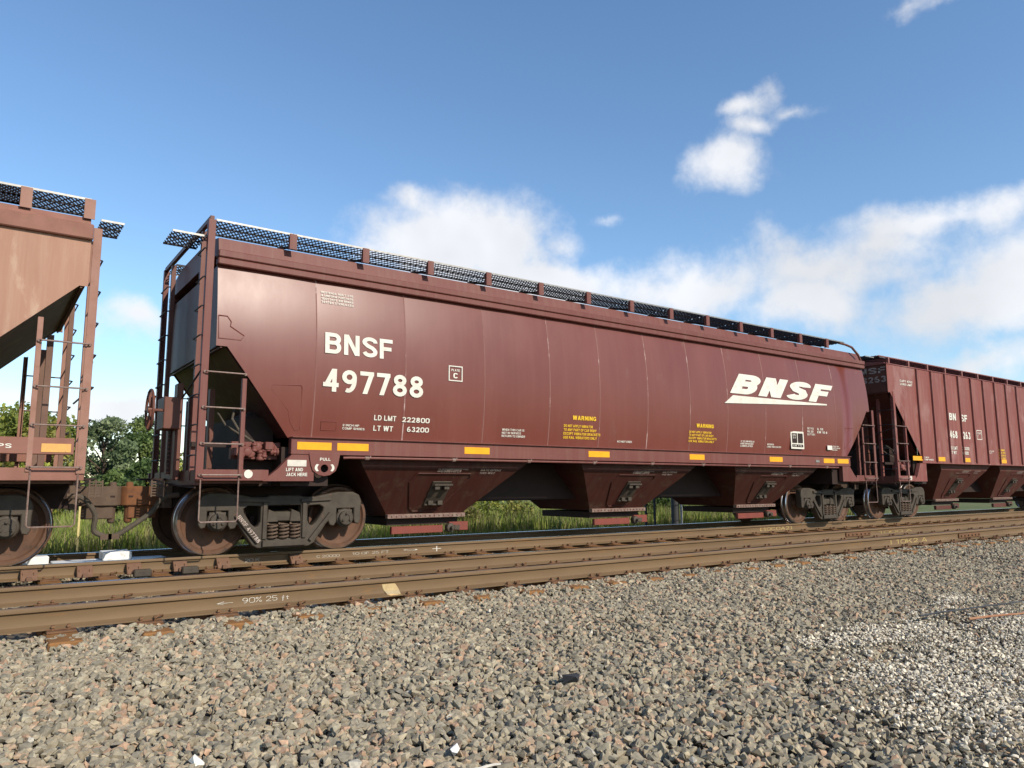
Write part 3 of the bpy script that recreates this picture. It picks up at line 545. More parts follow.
# ------------------------------------------------------------------ covered hopper cars
def curved_side(z): return -1.60+.087*(z-2.6)**2
def flat_side(z): return -1.60
def hopper_car(P):
    car = thing('hopper_car', P['label'], 'hopper car', (P['xc'], .75, 0), 'covered hopper cars of the train')
    T = 6.65; xp = P['xp']; ys = P['side']; pm, sm, um = P['paint'], P['sill'], P['under']
    zs0, zs1 = P['sill_z']; zt = P['z_eave']; zk = P['z_knee']; xb = P['x_bot']; xe = P['x_end']   # knee: where the slope sheet meets the end; xb: foot of the slope
    def zbot(x):
        ax = abs(x)
        if ax <= xb: return zs1
        return min(zk, zs1+(ax-xb)/(P['x_knee']-xb)*(zk-zs1))
    # --- side panels, each a sheet of its own
    seams = [-xe]+P['seams']+[xe]
    for i in range(len(seams)-1):
        a, c = seams[i], seams[i+1]
        for s in (-1, 1):
            b = MB(); cols = sorted(set([a+.004, c-.004]+[a+(c-a)*k/6 for k in range(1, 6)]+[x for x in (-P['x_knee'], P['x_knee'], -xb, xb) if a+.01 < x < c-.01])); nz = 12
            for x in cols:
                z0 = zbot(x); bow = math.sin(math.pi*(x-a)/(c-a))
                for j in range(nz+1):
                    z = z0+(zt-z0)*j/nz; y = ys(z)-P['bow']*bow*(1-.3*(j/nz))
                    b.v.append((x, y if s < 0 else -y, z))
            for k in range(len(cols)-1):
                for j in range(nz):
                    q = (k*(nz+1)+j, (k+1)*(nz+1)+j, (k+1)*(nz+1)+j+1, k*(nz+1)+j+1); b.f.append(q if s < 0 else q[::-1]); b.m.append(0)
            me = bpy.data.meshes.new('side_panel'); me.from_pydata(b.v, [], b.f); me.materials.append(M[pm]); me.polygons.foreach_set('use_smooth', [True]*len(b.f)); link('side_panel', me, car)
    # --- seams or ribs
    for x in P['seams']:
        if P['ribs']:
            b = MB(); b.prism([(-.026,0),(.026,0),(.016,-.05),(-.016,-.05)], 'z', 0, 1)
            b.v = [(vx, vy, zbot(x)-.02+(zt-zbot(x)+.03)*vz) for vx, vy, vz in b.v]; b.build('rib', pm, car, bev=.005, loc=(x, -1.60, 0))
        else:
            b = MB(); zz = np.linspace(zbot(x), zt, 14)
            for z in zz: b.v += [(x-.009, ys(z)-.001, z), (x, ys(z)-.0055, z), (x+.009, ys(z)-.001, z)]
            for j in range(13):
                for k in (0, 1): b.f.append((3*j+k, 3*j+k+1, 3*j+4+k, 3*j+3+k)); b.m.append(0)
            b.build('weld_seam', P['seam_mat'], car)
    # --- inner shell: end sheets, slope sheets and floor between the sides
    for s in (-1, 1):
        b = MB(); X = s*(xe-.06); zz = np.linspace(zk-.02, zt+.05, 9); b.prism([(ys(z)+.018, z) for z in zz]+[(-ys(z)-.018, z) for z in zz[::-1]], 'x', X, X-s*.02); b.build('end_sheet', P['end'], car)
        b = MB(); p0, p2 = (s*(P['x_knee']-.005), zk+.005), (s*(xb-.005), zs1+.005); b.box(s*(xe-.03), p0[0]-s*.05, -1.56, 1.56, zk+.004, zk+.02)
        b.add([(p0[0],-1.50,p0[1]),(p0[0],1.50,p0[1]),(p2[0],1.50,p2[1]),(p2[0],-1.50,p2[1]),(p0[0]-s*.03,-1.50,p0[1]+.02),(p0[0]-s*.03,1.50,p0[1]+.02),(p2[0]-s*.03,1.50,p2[1]+.02),(p2[0]-s*.03,-1.50,p2[1]+.02)],
              [(0,1,2,3),(4,7,6,5),(0,4,5,1),(2,6,7,3),(0,3,7,4),(1,5,6,2)]); b.build('slope_sheet', P['slope'], car)
    # --- eave channels and roof
    for s in (-1, 1):
        for z0, z1, dy in P['eave']:
            b = MB(); yy = s*(-ys(zt)); b.box(-xe-.01, xe+.01, yy-s*.05, yy+s*dy, z0, z1); b.build('eave_channel', P['eave_mat'], car, bev=.012)
    ze = P['eave'][-1][1]; zr = P['z_roof']; yt = -ys(zt)
    b = MB(); sec = [(-yt+.02, ze-.02), (-yt+.075, zr), (-1.0, zr+.07), (-.55, zr+.11), (.55, zr+.11), (1.0, zr+.07), (yt-.075, zr), (yt-.02, ze-.02)]
    b.prism(sec, 'x', -xe+.015, xe-.015); b.build('roof', P['eave_mat'], car)
    for i in range(10):
        x0 = -xe+.9+i*(2*xe-1.8)/10; b = MB(); b.box(x0+.02, x0+(2*xe-1.8)/10-.02, -.36, .36, zr+.112, zr+.20); b.tube([(x0+.3,-.40,zr+.21),(x0+.3,.40,zr+.21)], .02, 6); b.build('hatch_cover', pm, car, bev=.015)
    # --- running boards on brackets
    zb, yo, wd = P['z_board'], P['y_board'], P['w_board']; br_x = P['brackets']; bw = P['bracket_w']
    segs = [P['board_x'][0]]+[x for x in br_x if P['board_x'][0]+.1 < x < P['board_x'][1]-.1]+[P['board_x'][1]]
    cache = {}
    for i in range(len(segs)-1):
        ln = round(segs[i+1]-segs[i]-.012, 3)
        if ln not in cache: cache[ln] = grating(ln, wd, 'running_board', P['grate'])
        link('running_board', cache[ln], car, (segs[i]+.006, yo, zb)); link('running_board', cache[ln], car, (segs[i+1]-.006, -yo, zb), (0, 0, math.pi))
    b = MB(); yb = yo-.007; b.box(-bw/2, bw/2, yb-.012, yb, zr-.02, zb-.008); b.box(-bw/2, -bw/2+.01, yb, yb+.05, zr-.02, zb-.036)
    b.bar((0, yb+.01, zr+.02), (0, yo+wd, zb-.045), .045, .03, 1); bk = b.mesh('board_bracket', [P['post_mat'], 'black'])
    for x in br_x: link('board_bracket', bk, car, (x, 0, 0)); link('board_bracket', bk, car, (x, 0, 0), (0, 0, math.pi))
    # --- side sill, underside
    xs = P['x_sill']
    for s in (-1, 1):
        b = MB(); b.box(-xs, xs, s*1.50, s*1.612, zs0, zs1); b.box(-xs, xs, s*1.50, s*1.65, zs1-.004, zs1+.012) if P['lip'] else None
        b.build('side_sill', sm, car, bev=.006)
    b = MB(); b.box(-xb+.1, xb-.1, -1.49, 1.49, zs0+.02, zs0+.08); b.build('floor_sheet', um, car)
    b = MB(); b.box(-xp-.015, xp+.015, -.33, .33, .64, .925); b.box(-4.9, 4.9, -.62, .62, .66, 1.30); b.build('center_sill', 'black', car)
    # --- hoppers
    for hx in P['hop_x']:
        b = MB(); zt2, zb2 = zs0+.04, .445; a0, a1 = P['hop_top'], P['hop_bot']
        zm = zt2-.20
        b.hexa([(hx-a1,-.76,zb2),(hx+a1,-.76,zb2),(hx+a1,.76,zb2),(hx-a1,.76,zb2)], [(hx-a0+.06,-1.40,zm),(hx+a0,-1.40,zm),(hx+a0,1.40,zm),(hx-a0+.06,1.40,zm)])
        b.hexa([(hx-a0+.06,-1.40,zm),(hx+a0,-1.40,zm),(hx+a0,1.40,zm),(hx-a0+.06,1.40,zm)], [(hx-a0-.05,-1.43,zt2),(hx+a0+.3,-1.43,zt2),(hx+a0+.3,1.43,zt2),(hx-a0-.05,1.43,zt2)])
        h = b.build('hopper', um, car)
        b = MB(); b.box(hx-a1-.04, hx+a1+.04, -.87, -.78, zb2-.035, zb2+.03)
        for k in range(16): b.box(hx-a1+.03+k*(2*a1-.06)/15-.012, hx-a1+.03+k*(2*a1-.06)/15+.012, -.885, -.87, zb2-.012, zb2+.012)
        b.build('outlet_flange', P['bar_mat'], h, bev=.004)
        b = MB(); b.box(hx-a1+.02, hx+a1-.02, -.72, .72, .30, zb2-.03); b.build('outlet_frame', 'black', h)
        b = MB(); b.box(hx-a1+.05, hx+.30, -.83, -.76, .17, .285); b.box(hx+.42, hx+a1+.12, -.83, -.76, .19, .33); b.build('gate_rail', P['gate'], h, bev=.006)
        b = MB(); b.lathe([(.05,-.90),(.075,-.89),(.075,-.80),(.05,-.79)], 10, (hx+.42, 0, .24)); b.lathe([(.03,-.96),(.03,-.90)], 6, (hx+.42, 0, .24)); b.box(hx+.50, hx+.60, -.87, -.84, .20, .28); b.build('gate_capstan', 'dark_steel', h, bev=.006)
        # inspection panel and vibrator bracket on the sloping face
        def face(x, t, o=.004):       # t: 0 bottom .. 1 top of the lower sloping face
            y = -.76-.64*t; z = zb2+(zm-zb2)*t; nx = Vector((0, -(zm-zb2), -.64)).normalized(); return (x, y+nx.y*o, z+nx.z*o)
        pts = [(hx-.44,.90),(hx+.50,.90),(hx+.52,.80),(hx+.20,.16),(hx+.12,.10),(hx-.26,.10),(hx-.34,.18),(hx-.52,.72)]
        b = MB(); b.tube([face(x, t, .006) for x, t in pts+pts[:1]], .011, 5); b.build('panel_bead', um, h)
        b = MB()
        for k in (-1, 1):
            for q in (0, 1): c = Vector(face(hx+.05+k*.085, .30+.33*q, .03)); b.box(c.x-.045, c.x+.045, c.y-.05, c.y+.03, c.z-.035, c.z+.035)
        b.hexa([face(hx-.12,.22,.0),face(hx+.22,.22,.0),face(hx+.22,.74,.0),face(hx-.12,.74,.0)],[face(hx-.12,.22,.018),face(hx+.22,.22,.018),face(hx+.22,.74,.018),face(hx-.12,.74,.018)]); c0, c1 = Vector(face(hx-.10, .28, .05)), Vector(face(hx+.20, .70, .05)); b.bar((hx-.13, c0.y, c0.z), (hx+.20, c0.y, c0.z), .03, .03); b.bar((hx-.10, c1.y, c1.z), (hx+.23, c1.y, c1.z), .03, .03)
        b.build('vibrator_bracket', 'dark_steel', h, bev=.006)
        if P['stencil']:
            for (x0, x1, t0, t1, tx) in ((-.12,.42,1.12,1.2,'CLOSE GATES BEFORE\nMOVING CAR'),(.66,1.05,1.08,1.2,'GATE OPENS\nTHIS WAY'),(-.05,.30,.93,1.0,'DO NOT OPEN')):
                me_ = lettering(h, tx, hx+x0, hx+x1, 0, 1, 'faintwhite', ysurf=0., bold=.01, name='hopper_lettering')
                for v in me_.data.vertices: v.co = face(v.co.x, t0+(t1-t0)*v.co.z, .012) if t1 <= 1 else face(v.co.x, .82+(t0-1.0)*1.0+(t1-t0)*v.co.z*.9, .012)
    # --- train line pipe below the sill
    if P['pipe']:
        b = MB(); zz = zs0-.035; b.tube([(-xs+.75, -1.585, zz), (-xs+.85, -1.595, zz+.004), (xs-.5, -1.595, zz)], .018, 8); pp = b.build('brake_pipe', sm, car)
        for x in np.linspace(-xs+1.1, xs-1, 9): b = MB(); b.tube([(x-.03,-1.595,zz),(x+.03,-1.595,zz)], .027, 8); b.box(x+.04, x+.06, -1.61, -1.56, zz, zs0); b.build('pipe_clamp', 'bar', pp)
    for s in (-1, 1):
        b = MB(); b.box(s*6.20, s*6.86, -1.47, 1.47, .915, zs0+.10); b.box(s*6.861, s*7.30, -1.10, 1.10, .915, 1.85); b.box(s*7.301, s*(xp-.06), -1.0, 1.0, .915, .985); b.build('body_bolster', 'black', car)
    # --- the two ends: corner posts, ladders, steps, platforms, couplers
    pz = P['post_z']
    for s in (-1, 1):
        pmn = P['post_mat']
        for q in (-1, 1):         # q -1: side towards the camera
            b = MB(); w_ = .045; YP = P.get('far_y', 1.602) if (q > 0 and s < 0) else 1.602; pzt = P['far_post'] if P['far_post'] and s > 0 else pz[1]; b.box(s*xp-w_, s*xp+w_, q*(YP+.013), q*YP, pz[0], pzt); b.box(s*xp+s*w_, s*xp+s*(w_-.013), q*YP, q*(YP-.07), pz[0], pzt); b.build('corner_post', pmn, car, bev=.003)
            xl = s*(xp-.50); b = MB(); b.box(xl-.028, xl+.028, q*1.613, q*1.600, pz[0]+.02, P['stile_top']); b.box(xl+s*.028, xl+s*.016, q*1.600, q*1.55, pz[0]+.02, P['stile_top']); b.build('ladder_stile', pmn, car, bev=.003)
            for z in P['rungs']:
                b = MB(); b.tube([(s*xp, q*1.615, z), (s*(xp-.02), q*1.66, z), (s*(xp-.48), q*1.66, z), (xl, q*1.615, z)], .0105, 7); b.lathe([(.02, -.012), (.02, .012)], 6, (s*xp, q*1.625, z)); b.lathe([(.02, -.012), (.02, .012)], 6, (xl, q*1.625, z)); b.build('ladder_rung', P['bar_mat'], car)
            b = MB(); st_ = [(s*(xp-.02), q*1.60, pz[0]+.05), (s*(xp-.02), q*1.61, .50), (s*(xp-.04), q*1.61, .475), (s*(xp-.46), q*1.61, .475), (s*(xp-.48), q*1.61, .50), (s*(xp-.48), q*1.60, pz[0]+.05)]
            b.tube(st_, .010, 6); b.build('sill_step', P['bar_mat'], car)
            # lower end sill piece and bolster gusset
            b = MB(); b.box(s*(xp+.04), s*(xp-.86), q*1.50, q*1.596, .985, 1.125); b.build('end_side_sill', sm, car, bev=.004)
            b = MB(); b.prism([(s*(xp-.78),.978),(s*(xp-1.47),.978),(s*(xp-1.47),zs0),(s*(xp-1.16),zs0),(s*(xp-.98),1.14)], 'y', q*1.50, q*1.600); b.build('bolster_gusset', sm, car, bev=.003)
            # end ladder along the car end
            for yy in ((YP-.55, ) if q > 0 else (-1.18,)):
                b = MB(); b.box(s*(xp+.03), s*(xp-.03), yy-.035, yy+.035, .99, pzt-.05); b.build('end_stile', pmn if q < 0 else P['end'], car)
            for k in range(8):
                z = 1.3+k*.38; b = MB(); y0, y1 = (-1.60, -1.18) if q < 0 else (YP-.55, YP-.02); b.tube([(s*(xp+.03), y0, z), (s*(xp+.07), y0+.03, z), (s*(xp+.07), y1-.03, z), (s*(xp+.03), y1, z)], .0105, 6)
                if z < pzt-.3: b.build('end_rung', 'grate', car)
        if P['top_bar'] and s < 0: b = MB(); b.bar((s*xp, -1.60, zb-.02), (s*xp, 1.28, zb-.02), .05, .06); b.build('top_cross_bar', P['end'], car)
        b = MB(); b.box(s*(xp-.05), s*(xp+.02), -1.49, 1.49, .93, 1.12); b.box(s*(xp-.9), s*(xp-.051), -1.45, 1.45, .95, .99); b.build('end_sill', P['end'], car)
        b = MB(); b.box(s*(xp+.03), s*(xp+.36), .25, .62, 1.00, 1.03); b.build('crossover_platform', 'black', car)
        b = MB(); b.tube([(s*(xp+.04), -1.58, 2.36), (s*(xp+.06), -.55, 2.06), (s*(xp+.06), .5, 2.06)], .013, 6); b.build('end_handhold', 'grate', car)
        # bulkhead legs from the slope sheet to the end sill
        for yy in (-.62, .62): b = MB(); b.box(s*(xp-.30), s*(xp-.37), yy-.05, yy+.05, .99, zk-.45); b.build('end_strut', P['end'], car)
        pl = P['plat_len']; gme = grating(pl, .60, 'end_platform', ['grate', 'galv']); link('end_platform', gme, car, (s*xp+.03 if s > 0 else -xp-pl-.03, yo+.02, zb-P['plat_dz']))
        # coupler
        cx = s*P['x_cpl']; zc = .79
        b = MB(); b.box(s*(xp+.02), cx-s*.20, -.15, .15, zc-.11, zc+.12); b.box(s*(xp+.02), s*(xp+.14), -.24, .24, zc-.17, zc+.17); b.build('coupler_shank', 'coupler', car, bev=.012)
        kn = [(cx-s*.40,-.12),(cx-s*.30,-.17),(cx-s*.10,-.21),(cx+s*.06,-.20),(cx+s*.13,-.12),(cx+s*.10,-.04),(cx-s*.02,-.03),(cx-s*.04,.06),(cx+s*.05,.13),(cx+s*.10,.22),(cx+s*.02,.25),(cx-s*.12,.17),(cx-s*.40,.12)]
        b = MB(); b.prism(kn, 'z', zc-.13, zc+.13); b.prism([(cx-s*.34,-.08),(cx-s*.20,-.16),(cx+s*.03,-.17),(cx+s*.06,-.08),(cx-s*.05,.10),(cx-s*.22,.09)], 'z', zc-.30, zc-.13); b.box(cx-s*.20, cx-s*.04, -.196, -.15, zc+.02, zc+.05, 1); b.lathe([(.035,-.36),(.05,-.33),(.05,.17),(.03,.19)], 10, (cx+s*.02, -.10, zc), axis='z'); b.box(cx-s*.03, cx+s*.05, -.206, -.18, zc-.03, zc+.02, 1); b.prism([(cx-s*.10,-.12),(cx+s*.06,-.12),(cx+s*.03,.08),(cx-s*.08,.08)], 'z', zc-.26, zc-.15); b.build('coupler_knuckle', [P['knuckle'], 'black'], car, bev=.018)
        b = MB(); y0 = -.45; x0 = s*(xp+.10); hx_ = s*8.68
        pts = [Vector((x0, y0, .80)), Vector((x0+s*.10, y0, .74)), Vector((x0+s*.22, y0+.05, .56)), Vector((hx_-s*.18, y0+.10, .36)), Vector((hx_-s*.08, y0+.12, .29)), Vector((hx_, y0+.12, .27))]
        sm_pts = []
        for i in range(len(pts)-1):
            for k in range(4):
                t = k/4; a_, b_, c_, d_ = pts[max(i-1, 0)], pts[i], pts[i+1], pts[min(i+2, len(pts)-1)]
                sm_pts.append(.5*((2*b_)+(c_-a_)*t+(2*a_-5*b_+4*c_-d_)*t*t+(3*b_-a_-3*c_+d_)*t**3))
        b.tube(sm_pts+[pts[-1]], .034, 9); b.box(hx_-s*.10, hx_+s*.03, y0+.085, y0+.155, .235, .305, 1); b.tube([pts[0]-Vector((s*.12, 0, 0)), pts[0]+Vector((s*.03, 0, -.01))], .036, 8, 1); b.build('air_hose', ['hose', 'coupler'], car)
        # slotted step plate hanging below the platform
        b = MB()
        for k in range(6): b.box(s*(xp+.20), s*(xp+.36), -.60, -.585, .79+k*.035, .79+k*.035+.018)
        for xx in (.20, .27, .345): b.box(s*(xp+xx), s*(xp+xx+.018), -.605, -.586, .78, 1.0)
        b.build('slotted_step', 'coupler', car)
        b = MB(); b.tube([(s*(xp+.02), -1.52, .90), (s*(xp+.06), -.7, .92), (cx-s*.2, -.12, 1.02)], .012, 6); b.build('uncoupling_lever', 'black', car)
    # --- end equipment (air tank, control valve, hand brake)
    for s, kind in P['equip']:
        if kind == 'air':
            b = MB(); b.lathe([(.05,-.5),(.17,-.46),(.21,-.36),(.21,.36),(.17,.46),(.05,.5)], 20, (s*(xp-.95), -.45, 1.78), axis='y'); b.build('air_reservoir', P['tank'], car)
            b = MB()
            rv = random.Random(4)
            for k in range(13):
                x, z, y, r_ = -.50-.045*k, 1.38+rv.uniform(-.07, .07), -1.34+rv.uniform(-.05, .02), rv.uniform(.035, .065); ax_ = rv.choice('xyz')
                b.lathe([(r_*.7,-r_*1.3),(r_,-r_*1.1),(r_,-r_*.5),(r_*.75,-r_*.45),(r_*.75,r_*.5),(r_,r_*.55),(r_,r_*1.1),(r_*.6,r_*1.3)], 9, (s*(xp+x), y, z), axis=ax_)
                if k % 3 == 0: b.box(s*(xp+x)-.05, s*(xp+x)+.05, y-.05, y+.06, z-.03, z+.07)
            b.box(s*(xp-.45), s*(xp-1.10), -1.30, -1.20, 1.27, 1.50); b.build('control_valve', P['sill'], car, bev=.006)
            b = MB(); b.tube([(s*(xp-.70),-1.30,1.52),(s*(xp-.55),-1.32,1.62),(s*(xp-.46),-1.25,1.80),(s*(xp-.55),-1.0,1.95),(s*(xp-.66),-.9,1.90)], .016, 7); b.tube([(s*(xp-.76),-1.28,1.5),(s*(xp-.58),-1.22,1.60),(s*(xp-.42),-1.1,1.72),(s*(xp-.36),-.9,1.9)], .014, 7); b.build('brake_piping', 'hose', car)
            b = MB(); b.lathe([(.02,-1.603),(.055,-1.603),(.055,-1.597)], 18, (s*(xp-.60), 0, 1.07)); b.build('round_decal', 'white', car)
            b = MB(); b.box(s*(xp+.04), s*(xp-.9), -1.28, -1.22, 1.42, 1.48); b.build('equipment_rail', 'black', car)
        if kind == 'handbrake':
            b = MB(); c = (s*(xp+.48), -.88, 1.90)
            ring = [(c[0], c[1]+.26*math.cos(t), c[2]+.26*math.sin(t)) for t in np.linspace(0, 2*math.pi, 33)]; b.tube(ring, .017, 7)
            for k in range(5): a = 2*math.pi*k/5; b.bar((c[0]-s*.02, c[1], c[2]), (c[0], c[1]+.25*math.cos(a), c[2]+.25*math.sin(a)), .05, .014)
            b.lathe([(.045,-.03),(.045,.03)], 12, c, axis='x'); b.build('brake_wheel', P['end'], car)
            b = MB(); b.tube([c, (s*(xp+.30), c[1], c[2])], .022, 8); b.box(s*(xp+.10), s*(xp+.32), c[1]-.05, c[1]+.40, 1.66, 2.08); b.box(s*(xp+.04), s*(xp+.12), c[1]+.20, c[1]+.40, 1.0, 2.3); b.box(s*(xp+.06), s*(xp+.16), c[1]+.44, c[1]+.58, 1.08, 1.95); b.build('brake_housing', P['end'], car, bev=.012)
            b = MB()
            for k in range(10): b.tube([(s*(xp+.22), c[1]+.03, 1.64-k*.055), (s*(xp+.22), c[1]+.03, 1.60-k*.055)], .018, 6)
            b.build('brake_chain', 'black', car)
    for k, s in enumerate((-1, 1)): truck(car, s*T, P['truck_text'] if k == 0 else None)
    P['zbot'] = zbot; return car

# main car ------------------------------------------------------------------
XC = 6.65
G = lambda *a: [x-XC for x in a]
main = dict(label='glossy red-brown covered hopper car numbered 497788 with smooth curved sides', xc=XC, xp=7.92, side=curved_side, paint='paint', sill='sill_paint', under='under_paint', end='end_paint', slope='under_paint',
    sill_z=(1.335, 1.56), z_eave=3.80, z_knee=2.70, x_bot=6.80, x_knee=7.66, x_end=7.80, seams=G(.18,1.56,2.97,4.30,5.44,6.65,7.83,8.98,10.25,11.6,12.95), bow=.010, ribs=False, seam_mat='weldbead', lip=True,
    eave=[(3.79,3.88,.085),(3.888,3.985,.095)], eave_mat='sill_paint', z_roof=4.185, z_board=4.39, y_board=-1.53, w_board=.62, brackets=[-.18-XC+1.088*k for k in range(13)], bracket_w=.10, board_x=(-7.86, 7.0), grate=['grate', 'galv'],
    x_sill=6.78, hop_x=G(2.37, 6.55, 10.76), hop_top=1.42, hop_bot=.66, gate='gate', stencil=True, pipe=True, post_z=(1.0, 4.35), far_y=1.27, post_mat='sill_paint', stile_top=2.30, rungs=[1.055, 1.445, 1.90, 2.35], bar_mat='bar', top_bar=True, plat_len=.42, far_post=2.74, plat_dz=.24,
    x_cpl=8.44, knuckle='knuckle', equip=[(-1, 'air'), (-1, 'handbrake')], tank='black', truck_text='BNSF 497788')
M['weldbead'] = surf('weld_bead', (.24, .12, .10), (.20, .09, .075), rough=.5, scale=3, stretch=(1, 1, .8), c3=(.50, .38, .34), s3=2.5, t3=.54)
M['gate'] = surf('gate_red', (.20, .050, .036), (.16, .045, .034), rough=.55, scale=5)
car1 = hopper_car(main)
def t1(txt, x0, x1, z0, z1, mat='white', **k): return lettering(car1, txt, x0-XC, x1-XC, z0, z1, mat, ysurf=lambda z: curved_side(z)-.009, **k)
t1('BNSF', .30, 1.335, 2.750, 3.045, bold=.022); t1('497788', .285, 1.853, 2.215, 2.535, bold=.020)
for i, s_ in enumerate(('RESTENCIL BUILT 3-95', 'A UNIFORM PURCHASE', 'TEST DATE AIR BRAKE', 'TESTED STENCILLED')): t1(s_, .25, .73, 3.615-.048*i-.0, 3.645-.048*i, bold=.012)
for (tx, z) in (('LD LMT', 1.85), ('LT WT', 1.70)): t1(tx, 1.08, 1.43 if 'LD' in tx else 1.39, z, z+.075, bold=.02)
t1('222800', 1.53, 1.99, 1.845, 1.920, bold=.02); t1('63200', 1.62, 1.99, 1.705, 1.780, bold=.02)
t1('2 INCH HP\nCOMP SHOES', .61, .945, 1.70, 1.775, bold=.015)
# plate box
def frame_part(x0, x1, z0, z1, t, mat, name):
    b = MB(); y = curved_side(z0)-.020
    for a, c, d, e in ((x0, x1, z0, z0+t), (x0, x1, z1-t, z1), (x0, x0+t, z0+t, z1-t), (x1-t, x1, z0+t, z1-t)): b.box(a-XC, c-XC, y, y+.012, d, e)
    return b.build(name, mat, car1)
frame_part(2.29, 2.54, 2.515, 2.755, .016, 'white', 'plate_box'); t1('PLATE', 2.34, 2.49, 2.67, 2.705, bold=.015); t1('C', 2.375, 2.455, 2.56, 2.645, bold=.03)
t1('WHEN THIS CAR IS\nNOT IN SERVICE\nRETURN TO OWNER', 3.33, 3.80, 1.69, 1.825, bold=.012)
for (a, c, z) in ((4.80, 5.34, 2.035), (8.0, 8.52, 2.04)): t1('WARNING', a, c, z, z+.075, 'ylet', bold=.03)
for i, (s_, e_) in enumerate((('DO NOT APPLY VIBRATOR', 5.27), ('TO ANY PART OF CAR BODY', 5.36), ('EXCEPT VIBRATOR BRACKETS', 5.46), ('USE RAIL VIBRATORS ONLY', 5.38))): t1(s_, 4.61, e_, 1.905-.066*i, 1.95-.066*i, 'ylet', bold=.02)
for i, (s_, e_) in enumerate((('DO NOT APPLY VIBRATOR', 8.45), ('TO ANY PART OF CAR BODY', 8.52), ('EXCEPT VIBRATOR BRACKETS', 8.62), ('USE RAIL VIBRATORS ONLY', 8.55))): t1(s_, 7.79, e_, 1.925-.060*i, 1.967-.060*i, 'ylet', bold=.02)
t1('ACI NOT USED', 5.88, 6.25, 1.68, 1.715, bold=.02)
t1('3 1/2 WHEELS\nAND BRAKES\nLUBRICATED', 9.39, 9.85, 1.70, 1.83, bold=.015); t1('INTERIOR\nLINED AND COATED', 10.30, 10.80, 1.705, 1.79, bold=.015)
t1('BLT 9-13\nGAL 200\nCU FT 5161', 11.76, 12.06, 2.02, 2.20, bold=.015); t1('IL 55\nEW 10 8', 12.15, 12.55, 2.08, 2.20, bold=.015)
# consolidated stencil panel
b = MB(); y = curved_side(1.9)-.026; b.box(11.13-XC, 11.62-XC, y, y+.01, 1.70, 2.09); sp = b.build('stencil_panel', 'white', car1)
b = MB()
for a, c, d, e in ((11.17,11.36,1.83,2.05),(11.39,11.58,1.83,2.05),(11.17,11.58,1.74,1.80)): b.box(a-XC, c-XC, y-.004, y-.0015, d, e)
b.build('stencil_field', 'black', sp)
lettering(sp, 'COTS\n12 13', 11.19-XC, 11.31-XC, 1.93, 2.03, 'white', ysurf=y-.004, off=.003); lettering(sp, 'LUB  9 13', 11.20-XC, 11.52-XC, 1.755, 1.785, 'white', ysurf=y-.004, off=.003)
b = MB(); b.box(12.55-XC, 12.74-XC, y, y+.01, 1.71, 1.81); b.build('small_placard', 'white', car1); t1('KEEP OFF\nROOF WHEN\nMOVING', 12.80, 13.12, 1.70, 1.81, bold=.015)
# slanted logo and its swoosh
lg = t1('BNSF', 9.05, 12.91, 2.80, 3.235, bold=.055, shear=.0, space=.98, name='emblem_lettering')
for v in lg.data.vertices: u_ = (v.co.x+XC-9.05)/3.86; zz = v.co.z-2.80; v.co.x = 9.05+u_*3.50+zz*.83-XC
b = MB(); b.prism([(8.86-XC,2.575),(9.14-XC,2.755),(12.57-XC,2.775),(12.56-XC,2.745)], 'y', -1.6215, -1.605); b.build('emblem_swoosh', 'white', car1)
for i, (a, c) in enumerate(((-.048,.433),(.517,.983),(2.585,3.05),(5.128,5.621),(7.736,8.171),(10.278,10.734),(12.31,12.748),(12.884,13.343))):
    b = MB(); b.box(a-XC, c-XC, -1.6165, -1.609, 1.40, 1.503); b.build('reflector_stripe', 'yellow', car1)
b = MB(); b.box(11.98-XC, 12.13-XC, -1.622, -1.608, 1.41, 1.46); b.build('tag_plate', 'galv', car1)
# pull lug, jacking pad lettering
lug = [(.12,1.36),(.56,1.36),(.53,1.20),(.50,1.12),(.42,1.065),(.34,1.05),(.26,1.065),(.18,1.12),(.15,1.20)]; hole = [(.34+.058*math.cos(t), 1.15+.058*math.sin(t)) for t in np.linspace(0, 2*math.pi, 17)[:-1]]
fv, ff = curve_fill([[(a-XC, c) for a, c in lug], [(a-XC, c) for a, c in hole]], .02, .004); b = MB().add([(x, yv-1.60, z) for x, yv, z in fv], ff); b.build('pull_lug', 'sill_paint', car1)
def t1b(txt, x0, x1, z0, z1, mat='white', yv=-1.60, **k): return lettering(car1, txt, x0-XC, x1-XC, z0, z1, mat, ysurf=yv, **k)
t1b('PULL', .27, .42, 1.255, 1.295, yv=-1.618, bold=.02); t1b('(', .20, .26, 1.11, 1.21, yv=-1.618, bold=.02); t1b(')', .42, .48, 1.11, 1.21, yv=-1.618, bold=.02)
t1b('LIFT AND\nJACK HERE', -.185, .105, 1.045, 1.155, bold=.02); b = MB(); b.box(-.17-XC, .09-XC, -1.606, -1.602, 1.175, 1.26); b.build('jacking_decal', 'paleshard', car1)
# patch plates and other small details on the near side
def outline(pts, mat='paint'):
    b = MB(); b.tube([(x-XC, curved_side(z)-.004, z) for x, z in pts+pts[:1]], .008, 5); return b.build('patch_plate', mat, car1)
outline([(-1.13,3.10),(-1.02,3.10),(-.97,3.03),(-.98,2.97),(-.80,2.86),(-.84,2.80),(-1.12,2.80)])
outline([(-.40,2.25),(-.02,2.27),(0,2.24),(.01,1.68),(-.06,1.66),(-.14,1.78),(-.17,1.92),(-.42,2.20)]); outline([(13.32,2.25),(13.7,2.25),(13.55,1.95),(13.33,1.75)])
outline([(.30,1.80),(.52,1.80),(.52,1.68),(.30,1.68)])
